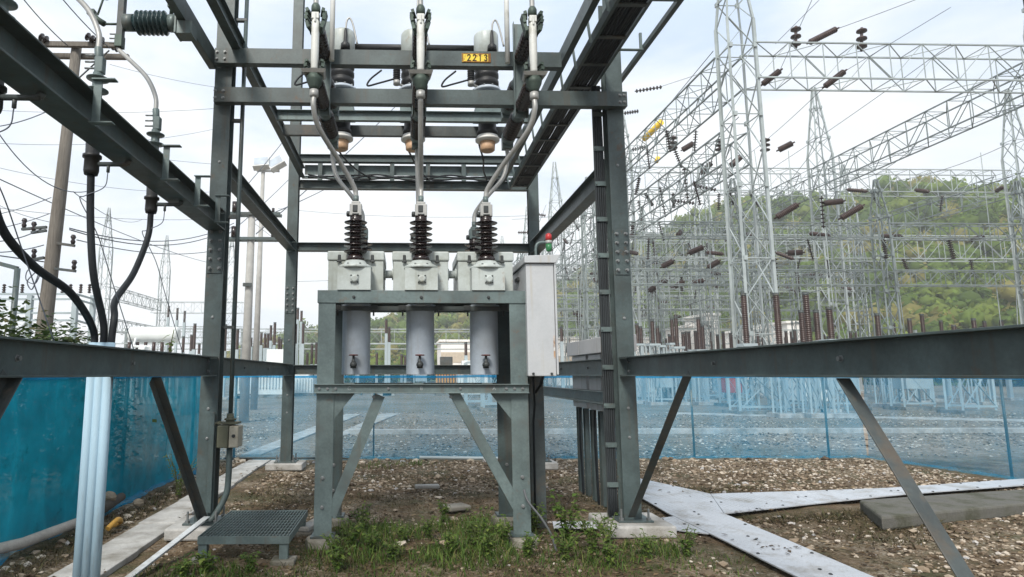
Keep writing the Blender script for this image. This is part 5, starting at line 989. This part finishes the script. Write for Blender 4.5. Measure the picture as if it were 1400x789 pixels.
for o in [q for q in bpy.data.objects if q.name.startswith('spool')]:
    for k in ('label', 'category', 'group'):
        if k in o: del o[k]
    o.location = o.location-V((-7.36, 13, 0))
for z, s, w in ((4.62, -1, .5), (4.55, -1, .3), (4.28, 1, .36), (3.98, -1, .25), (3.75, 1, .42)):
    m = MB().bar((-7.27+s*.12, 12.9, z), (-7.27+s*(.12+w), 12.9, z-.05), .06, .05); m = m.build('side_arm', STEEL_D, t)
    MB().lathe([(.03, -.02), (.05, .04), (.03, .08), (.055, .13), (.035, .18)], (-7.27+s*(.08+w), 12.9, z), n=12).build('pin_insulator', PORC, m)
MB().tube(curve_pts([(-7.35, 12.8, 3.78), (-7.5, 12.75, 3.6), (-7.6, 12.75, 3.45), (-7.5, 12.75, 3.3), (-7.42, 12.75, 3.5), (-7.4, 12.8, 3.7)]), .012, 6).tube(curve_pts([(-7.4, 12.8, 3.8), (-7.62, 12.78, 3.7), (-7.64, 12.78, 3.5), (-7.45, 12.76, 3.42), (-7.38, 12.8, 3.62)]), .01, 6).build('coiled_wire', WIRE, t)
x = at(339, 420, 22).x
t = thing('utility_pole', 'grey concrete pole with two steel crossarms behind the left conduit', 'utility pole', (x, 22, 0))
MB().tube([(x, 22, -.1), (x+.02, 22, 8.0)], [.17, .12], 14).build('shaft', POLEC, t)
for z in (7.25, 6.35):
    q = MB().box((x, 21.85, z), (2.1, .09, .1)).box((x, 22.15, z), (2.1, .09, .1)).build('crossarm', STEEL, t)
    MB().cyl((x-.55, 21.85, z+.05), (x-.55, 21.85, z+.42), .10, 12).build('insulator', PORC, q); MB().cyl((x+.8, 21.85, z+.05), (x+.8, 21.85, z+.2), .05, 10).build('insulator', PORC, q)
MB().bar((x+.15, 21.85, 6.9), (x+.8, 21.85, 6.4), .05, .012).build('brace', STEEL, t); MB().box((x, 21.8, 4.7), (.3, .08, .12)).build('pole_band', STEEL_D, t)
x = at(355, 330, 30).x
t = thing('floodlight_pole', 'tall slender concrete pole with two square floodlights on top', 'floodlight pole', (x, 30, 0))
MB().tube([(x, 30, -.1), (x+.05, 30, 11.45)], [.17, .09], 14).build('shaft', POLEC, t); MB().box((x+.3, 30, 11.5), (1.1, .08, .08)).build('bracket', LAMPW, t)
for dx, s, tilt in ((-.02, .75, .1), (.72, .75, .55)):
    R3 = Matrix.Rotation(-tilt, 3, 'Y') @ Matrix.Rotation(-.5, 3, 'X')
    l = MB().box((x+dx, 29.9, 11.85), (.8, .35, .62), M=R3).build('floodlight', LAMPW, t, .03); MB().box(V((x+dx, 29.9, 11.85))+R3 @ V((0, -.18, 0)), (.68, .012, .5), M=R3).build('lamp_glass', TANK, l)
# low steel bus frame at the far left
t = thing('busbar_structure', 'low grey steel busbar frame with small insulators beyond the bushes', 'steel frame', at(70, 470, 24))
for px in (-60, 42, 104, 128): a = at(px, 404, 24+(2 if px > 110 else 0)); MB().box((a.x, a.y, a.z/2), (.18, .18, a.z)).build('post', YGREY, t)
for y, dz in ((402, 0), (409, 0), (428, 0), (438, 0)): a = at(-60, y, 24); b = at(104, y, 24); MB().bar(a, b, .09, .07).build('rail', YGREY, t); c2 = at(128, y+7, 26); MB().bar(b, c2, .08, .06).build('rail', YGREY, t)
for px in (5, 30, 60, 85, 96, 110, 122): a = at(px, 401, 24); MB().lathe(ribbed(.04, .07, 4, .35), a, n=10).build('insulator', PORC, t)
a = at(0, 362, 17); b = at(24, 367, 17); t = thing('lamp_post', 'grey angled steel post at the left edge beside the bushes', 'post', (b.x, 17, 0)); MB().cyl((b.x, 17, 0), b, .075, 12).build('shaft', STEEL, t); MB().bar(b, at(-40, 350, 17), .11, .11).build('arm', STEEL, t)

def wire(pts, label, r=.012, s=.3):
    a = at(*pts[0]); b = at(*pts[1]); tag(MB().tube(sag(a, b, s), r, 6).build('overhead_wire', WIRE, None), label, 'wire', 'overhead wires')
WL = (((25, -10, 11), (92, 62, 12.8), 'overhead wire reaching the timber crossarm from the frame top', .011, .05), ((70, -20, 11), (150, 66, 12.8), 'second overhead wire reaching the timber crossarm from the frame top', .011, .05),
      ((-20, 175, 11), (84, 142, 13), 'wire slanting up to the timber pole below its crossarm', .010, .1), ((-20, 110, 11), (30, 92, 13), 'short wire at the left edge, behind the left beam', .010, .0), ((-20, 330, 12), (62, 310, 13), 'low wire joining the timber pole from the left edge, upper', .011, .1), ((-20, 345, 12), (60, 335, 13), 'low wire joining the timber pole from the left edge, middle', .011, .05), ((-20, 347, 12), (60, 358, 13), 'low wire joining the timber pole from the left edge, lower', .013, .0),
      ((95, 312, 13), (320, 305, 22), 'slack wire from the timber pole to the concrete pole, upper', .013, .45), ((95, 314, 13), (320, 309, 22), 'slack wire from the timber pole to the concrete pole, middle', .013, .5), ((105, 328, 13), (320, 336, 22), 'slack wire from the timber pole to the concrete pole, lower', .011, .3),
      ((-20, 236, 14), (300, 362, 45), 'thin wire falling rightwards behind the thick cables', .014, .3), ((-10, 170, 10), (118, 262, 12), 'looping thin wire left of the timber pole', .009, .35), ((340, 305, 22), (470, 245, 40), 'wire from the concrete pole rising behind the back left column, upper', .02, .1), ((300, 330, 22), (400, 240, 34), 'wire crossing behind the left conduit', .016, .1),
      ((350, 320, 22), (590, 95, 30), 'long diagonal wire rising behind the high beams', .018, .2), ((330, 262, 26), (420, 150, 30), 'short diagonal wire beside the floodlights', .016, .1), ((-20, 150, 60), (300, 148, 60), 'faint level wire high on the left', .02, .4), ((-20, 282, 50), (280, 300, 60), 'faint level wire low on the left', .02, .4), ((150, 88, 60), (300, 120, 60), 'faint wire sloping behind the left switch', .02, .2),
      ((-20, 195, 30), (300, 175, 40), 'faint wire crossing the left sky behind the timber pole, higher', .011, .5), ((-20, 225, 30), (300, 262, 40), 'faint wire crossing the left sky behind the timber pole, lower', .011, .5), ((-20, 296, 14), (70, 270, 13.2), 'thin wire rising to the timber pole from the left edge', .008, .05), ((-20, 315, 14), (68, 292, 13.2), 'second thin wire rising to the timber pole from the left edge', .008, .05), ((-20, 270, 20), (75, 305, 13.2), 'thin wire dropping to the timber pole from the left edge', .008, .1), ((130, 205, 40), (300, 225, 40), 'faint short wire between the thick cables', .012, .1), ((100, 262, 13), (195, 300, 30), 'thin slack wire leaving the timber pole rightwards', .009, .35),
      ((1143, 40, 28), (1420, -70, 24), 'wire running up right from the top strain insulator', .014, .1), ((1066, 97, 28), (1110, 0, 22), 'wire rising over the nearest girder', .012, .0), ((1060, 60, 28), (1120, 0, 26), 'wire rising left of the upper post insulators', .012, .0), ((1154, 98, 28), (1300, 10, 24), 'wire rising from the outer strain insulator', .012, .0), ((1000, 228, 44), (1128, 118, 28), 'long slanting wire below the nearest girder', .014, .2), ((1000, 265, 44), (1300, 60, 26), 'long slanting wire in the sky at right', .014, .2),
      ((905, 118, 40), (960, 100, 34), 'wire ending at the level string beside the gantry column', .014, .0), ((873, 290, 50), (1010, 160, 30), 'wire slanting past the yellow marker', .02, .2), ((855, 215, 46), (975, 70, 28), 'wire carrying the yellow marker', .02, .0), ((840, 345, 60), (1000, 215, 34), 'wire slanting behind the hanging strings, lower', .018, .2), ((980, 300, 46), (1400, 140, 30), 'wire slanting over the hill at right, upper', .014, .3), ((980, 360, 46), (1400, 235, 30), 'wire slanting over the hill at right, lower', .014, .3),
      ((700, 300, 62), (860, 285, 46), 'thin wire above the cabinet lamp', .018, .1), ((380, 285, 70), (720, 295, 62), 'thin wire across the sky behind the breaker bushings', .018, .5), ((390, 385, 75), (560, 372, 75), 'thin wire behind the left breaker bushing', .02, .3))
for a, b, lb, r, s in WL: wire((a, b), lb, r, s)
for k, (x0, y0, x1, y1, Y) in enumerate(((940, 277, 962, 455, 40), (908, 298, 918, 440, 44), (1128, 312, 1140, 425, 34), (880, 315, 886, 445, 48))):
    tag(MB().tube(sag(at(x0, y0, Y), at(x1, y1, Y), -.15, 10), .03, 6).build('dropper', LATT, None), 'pale vertical dropper below the %s' % ('steep string nearest the tallest tower', 'middle steep string', 'thick upright string at far right', 'steep string beside the gantry column')[k], 'conductor', 'droppers in the yard')

# ------------------------------------------------------------------ bushes outside the left net
BLEAF = island_mat('bush_leaves', [(0, (.022, .042, .012)), (.5, (.045, .08, .02)), (.85, (.085, .125, .03)), (1, (.14, .13, .06))], .7, .3)
def bush(x, y, h, w, num, label):
    t = thing('shrub', label, 'shrub', (x, y, 0), 'shrubs outside the left net'); s = MB(); v = []; f = []; B = []
    for k in range(9):
        a = R.random()*6.283; l = R.uniform(.5, 1.); e = V((x+math.cos(a)*w*.75*l, y+math.sin(a)*w*.75*l, h*R.uniform(.55, 1.0))); s.tube(curve_pts([(x+.05*math.cos(a), y+.05*math.sin(a), -.05), (x+math.cos(a)*w*.25, y+math.sin(a)*w*.25, h*.4), e], 4), [.025-.0022*q for q in range(9)], 6); B.append(e)
        for q in range(4): B.append(V((x+math.cos(a)*w*R.uniform(.1, .9), y+math.sin(a)*w*R.uniform(.1, .9), h*R.uniform(.15, .95))))
    for k in range(num):
        c = B[R.randrange(len(B))]; p = c+V((R.gauss(0, .16), R.gauss(0, .16), R.gauss(0, .14))); l = R.uniform(.05, .10); b = R.random()*6.283; d = V((math.cos(b), math.sin(b), R.uniform(-.7, .5)))*l; e = V((-math.sin(b), math.cos(b), R.uniform(-.5, .5)))*l*.38; i = len(v); v += [p, p+d*.5+e, p+d, p+d*.5-e]; f.append((i, i+1, i+2, i+3))
    s.build('stem', STEM, t); m = MB(); m.v = v; m.f = f; m.smooth = [False]*len(f); m.build('foliage', BLEAF, t)
bush(-4.62, 7.1, 2.3, .6, 4600, 'leafy green shrub above the left beam at the left edge'); bush(-4.75, 8.2, 2.2, .65, 4600, 'broad green shrub at the foot of the timber pole'); bush(-4.8, 9.4, 2.0, .65, 3800, 'thin green shrub between the timber pole and the pipes'); bush(-4.35, 6.2, 1.3, .5, 1200, 'low dark shrub close behind the left net'); bush(-4.25, 8.9, 1.3, .5, 1300, 'dark shrub pressed against the left net behind the blue pipes')
t = thing('vine', 'thin leafy vine climbing above the left net beside the white transformer', 'vine', (-3.9, 10.6, 0)); s = MB().tube(curve_pts([(-3.9, 10.6, 0), (-3.85, 10.6, .9), (-3.92, 10.6, 1.7), (-3.84, 10.6, 2.35)]), .008, 6); v = []; f = []
for k in range(70):
    z = .5+1.85*R.random(); p = V((-3.88+R.gauss(0, .07), 10.6+R.gauss(0, .05), z)); b = R.random()*6.283; l = R.uniform(.06, .11); d = V((math.cos(b), math.sin(b), -.5))*l; e = V((-math.sin(b), math.cos(b), 0))*l*.4; i = len(v); v += [p, p+d*.5+e, p+d, p+d*.5-e]; f.append((i, i+1, i+2, i+3))
s.build('stem', STEM, t); m = MB(); m.v = v; m.f = f; m.smooth = [False]*len(f); m.build('leaves', LEAF, t)

# ------------------------------------------------------------------ wooded hill
RIDGE = [(-400, 499), (250, 496), (330, 484), (390, 462), (440, 448), (500, 438), (560, 428), (640, 420), (700, 410), (760, 392), (810, 366), (860, 340), (910, 322), (960, 302), (1010, 290), (1060, 281), (1110, 280), (1187, 270), (1260, 255), (1400, 262), (1700, 300), (2100, 360), (2600, 450), (3400, 497)]
def ridge(px):
    for (a, b), (c, d) in zip(RIDGE, RIDGE[1:]):
        if a <= px <= c: return b+(d-b)*(px-a)/(c-a)
    return 499
def hill_pt(px, u):     # u: 0 foot .. 1 ridge .. 1.5 behind
    D = 330-.10*max(0, px-500); D = max(240, D); r = ray(px, 400); hx, hy = r[0], r[1]; n_ = math.hypot(hx, hy); hx /= n_; hy /= n_
    r2 = ray(px, ridge(px)); top = EYE+D*r2[2]/math.hypot(r2[0], r2[1])-9
    d = D*(.5+.5*u); prof = math.sin(min(u, 1)*math.pi/2)**1.25 if u <= 1 else math.cos((u-1)*1.2)
    x, y = hx*d, hy*d; bumps = 1+.16*noise.noise(V((x*.02, y*.02, 3)))*(1-abs(1-min(u, 1.9)) if u < 1 else 1)*min(1, (1-u)*4 if u < 1 else 0)
    return V((x, y, max(-1, top)*prof*bumps-.6))
HP = list(range(-400, 3420, 20)); HU = [k*.08 for k in range(20)]; m = MB()
m.add([hill_pt(px, u) for u in HU for px in HP], [(j*len(HP)+i, j*len(HP)+i+1, (j+1)*len(HP)+i+1, (j+1)*len(HP)+i) for j in range(len(HU)-1) for i in range(len(HP)-1)], True)
tag(m.build('hill', mat('hill_undergrowth', (.10, .135, .04), .95, var=.4, scale=.08, fine=.8)), kind='structure')
v = []; f = []; col = []
RF = random.Random(8)
_b = bmesh.new(); bmesh.ops.create_icosphere(_b, subdivisions=1, radius=1); ICO = [q.co.copy() for q in _b.verts]; _b.verts.index_update(); ICF = [tuple(q.index for q in t_.verts) for t_ in _b.faces]; _b.free()
def crown(p, r, hgt, nleaf, ls):
    c0 = RF.random(); lob = [(V((RF.gauss(0, .42), RF.gauss(0, .42), RF.gauss(.05, .35))), RF.uniform(.4, .65)) for _ in range(6)]
    tint = RF.choice(((.10, .165, .028), (.135, .21, .034), (.19, .25, .045), (.075, .13, .026), (.27, .25, .075), (.115, .185, .03), (.16, .23, .04)))
    j = RF.uniform(.8, 1.15)
    for q, w in lob:                       # the dense inner leafage of every limb
        i = len(v); c = V((q.x*r, q.y*r, q.z*hgt*.55+hgt*.5)); s0 = RF.random()*50
        for e in ICO: k = .78*w*(1+.3*noise.noise(e*1.7+V((s0, 0, 0)))); v.append(p+c+V((e.x*k*r, e.y*k*r, e.z*k*hgt*.55)))
        f.extend(tuple(i+a for a in t_) for t_ in ICF); col.extend([(tint[0]*j*.9, tint[1]*j*.9, tint[2]*j*.9, 1)]*len(ICF))
    for k in range(nleaf):
        q, w = lob[RF.randrange(6)]; d = V((RF.gauss(0, 1), RF.gauss(0, 1), RF.gauss(0, 1))).normalized()*w*RF.uniform(.8, 1.08); q = q+d
        c = p+V((q.x*r, q.y*r, q.z*hgt*.55+hgt*.5)); nrm = (d+V((RF.gauss(0, .5), RF.gauss(0, .5), RF.gauss(.2, .5)))).normalized(); a = nrm.orthogonal().normalized(); e = nrm.cross(a); s = ls*RF.uniform(.6, 1.3); t_ = RF.random()*6.28; a, e = a*math.cos(t_)+e*math.sin(t_), e*math.cos(t_)-a*math.sin(t_); i = len(v)
        v.extend((c-a*s, c+e*s*.6, c+a*s, c-e*s*.6)); f.append((i, i+1, i+2, i+3)); j = RF.uniform(.82, 1.22); col.append((tint[0]*j, tint[1]*j, tint[2]*j, 1))
n = 0
while n < 2900:
    px = (RF.uniform(300, 1480) if n < 2300 else RF.uniform(1480, 2700)); u = RF.random()**.8*1.04; p = hill_pt(px, u)
    if p.z < 1.0 and px < 480: n += .3; continue
    D = math.hypot(p.x, p.y); r = RF.uniform(3.0, 5.6)*(1.0 if D > 200 else .9); crown(p, r, r*RF.uniform(1.4, 2.0), 150, .55 if D < 220 else .68); n += 1
for k in range(260):     # the wood's edge at the foot
    px = RF.uniform(380, 1480); D = RF.uniform(118, 160); r2 = ray(px, 480); n_ = math.hypot(r2[0], r2[1]); r = RF.uniform(2, 4); crown(V((r2[0]/n_*D, r2[1]/n_*D, 0)), r, r*1.8, 90, .5)
me = bpy.data.meshes.new('forest'); me.from_pydata(v, [], f); me.polygons.foreach_set('use_smooth', [True]*len(f)); at_ = me.color_attributes.new('tint', 'FLOAT_COLOR', 'CORNER'); at_.data.foreach_set('color', [c for q, t_ in zip(col, f) for _ in t_ for c in q])
fm = bpy.data.materials.new('forest_leaves'); fm.use_nodes = True; nt = fm.node_tree; b = nt.nodes['Principled BSDF']; b.inputs['Roughness'].default_value = .7; b.inputs['Specular IOR Level'].default_value = .2
va = nt.nodes.new('ShaderNodeVertexColor'); va.layer_name = 'tint'; nt.links.new(va.outputs[0], b.inputs['Base Color']); tl = nt.nodes.new('ShaderNodeBsdfTranslucent'); nt.links.new(va.outputs[0], tl.inputs[0]); mx_ = nt.nodes.new('ShaderNodeMixShader'); mx_.inputs[0].default_value = .45
nt.links.new(b.outputs[0], mx_.inputs[1]); nt.links.new(tl.outputs[0], mx_.inputs[2]); nt.links.new(mx_.outputs[0], nt.nodes['Material Output'].inputs[0])
me.materials.append(fm); o = bpy.data.objects.new('forest', me); C.objects.link(o); tag(o, 'green wood covering the hill behind the switchyard', 'forest', kind='stuff')

# ------------------------------------------------------------------ air, sky, sun, camera
HAZE = True
if HAZE:
    hm = bpy.data.materials.new('haze'); hm.use_nodes = True; nt = hm.node_tree; nt.nodes.remove(nt.nodes['Principled BSDF']); pv = nt.nodes.new('ShaderNodeVolumePrincipled'); pv.inputs['Density'].default_value = .0009; pv.inputs['Color'].default_value = (.96, .98, 1, 1); pv.inputs['Anisotropy'].default_value = .2
    nt.links.new(pv.outputs[0], nt.nodes['Material Output'].inputs['Volume']); o = MB().span((-660, -80, -1.4), (660, 660, 92)).build('haze', hm); tag(o, kind='stuff', label='thin pale haze in the air over the yard', cat='haze')
SUN_EL, SUN_AZ = math.radians(44), math.radians(200)     # azimuth clockwise from the view direction
w = bpy.data.worlds.new('World'); bpy.context.scene.world = w; w.use_nodes = True; nt = w.node_tree; N = nt.nodes; L = nt.links; bg = N['Background']
sky = N.new('ShaderNodeTexSky'); sky.sky_type = 'NISHITA'; sky.sun_disc = False; sky.sun_elevation = SUN_EL; sky.sun_rotation = SUN_AZ; sky.air_density = 1.1; sky.dust_density = 3.; sky.ozone_density = 1.
tc = N.new('ShaderNodeTexCoord'); mp = N.new('ShaderNodeMapping'); mp.inputs['Scale'].default_value = (1.3, 1.3, 4.2); L.new(tc.outputs['Generated'], mp.inputs[0])
n1 = N.new('ShaderNodeTexNoise'); n1.inputs['Scale'].default_value = 1.7; n1.inputs['Detail'].default_value = 9; n1.inputs['Roughness'].default_value = .52; n1.inputs['Distortion'].default_value = .4; L.new(mp.outputs[0], n1.inputs[0])
r1 = N.new('ShaderNodeValToRGB'); r1.color_ramp.elements[0].position = .34; r1.color_ramp.elements[0].color = (.86,)*3+(1,); r1.color_ramp.elements[1].position = .62; r1.color_ramp.elements[1].color = (.99,)*3+(1,); L.new(n1.outputs['Fac'], r1.inputs[0])
mx_ = N.new('ShaderNodeMix'); mx_.data_type = 'RGBA'; L.new(r1.outputs[0], mx_.inputs[0]); L.new(sky.outputs[0], mx_.inputs[6]); n3 = N.new('ShaderNodeTexNoise'); n3.inputs['Scale'].default_value = 1.2; n3.inputs['Detail'].default_value = 10; n3.inputs['Roughness'].default_value = .55; n3.inputs['Distortion'].default_value = .3; L.new(mp.outputs[0], n3.inputs[0])
r3 = N.new('ShaderNodeValToRGB'); r3.color_ramp.elements[0].position = .42; r3.color_ramp.elements[0].color = (.55, .655, .80, 1); r3.color_ramp.elements[1].position = .58; r3.color_ramp.elements[1].color = (.82, .84, .855, 1); L.new(n3.outputs['Fac'], r3.inputs[0])
sc3 = N.new('ShaderNodeVectorMath'); sc3.operation = 'SCALE'; sc3.inputs[3].default_value = 10.; L.new(r3.outputs[0], sc3.inputs[0]); L.new(sc3.outputs[0], mx_.inputs[7])
L.new(mx_.outputs[2], bg.inputs[0]); bg.inputs[1].default_value = .095
sl = bpy.data.lights.new('sun', 'SUN'); sl.energy = 2.9; sl.angle = math.radians(15); sl.color = (1, .955, .88); so = bpy.data.objects.new('sun', sl); C.objects.link(so)
sd = V((math.sin(SUN_AZ)*math.cos(SUN_EL), math.cos(SUN_AZ)*math.cos(SUN_EL), math.sin(SUN_EL))); so.rotation_euler = sd.to_track_quat('Z', 'Y').to_euler()
cd = bpy.data.cameras.new('camera'); cd.sensor_width = 36; cd.lens = F/1400*36; cd.shift_x = (700-CX)/1400; cd.clip_end = 6000; cd.clip_start = .05
co = bpy.data.objects.new('camera', cd); C.objects.link(co); co.location = (0, 0, EYE); co.rotation_euler = (math.pi/2+PITCH, 0, -YAW); sc = bpy.context.scene; sc.camera = co
sc.view_settings.view_transform = 'Standard'; sc.view_settings.look = 'None'; sc.view_settings.exposure = .57; sc.view_settings.gamma = 1
cy = sc.cycles; cy.use_denoising = True; cy.max_bounces = 8; cy.diffuse_bounces = 3; cy.glossy_bounces = 3; cy.transparent_max_bounces = 12; cy.volume_bounces = 1
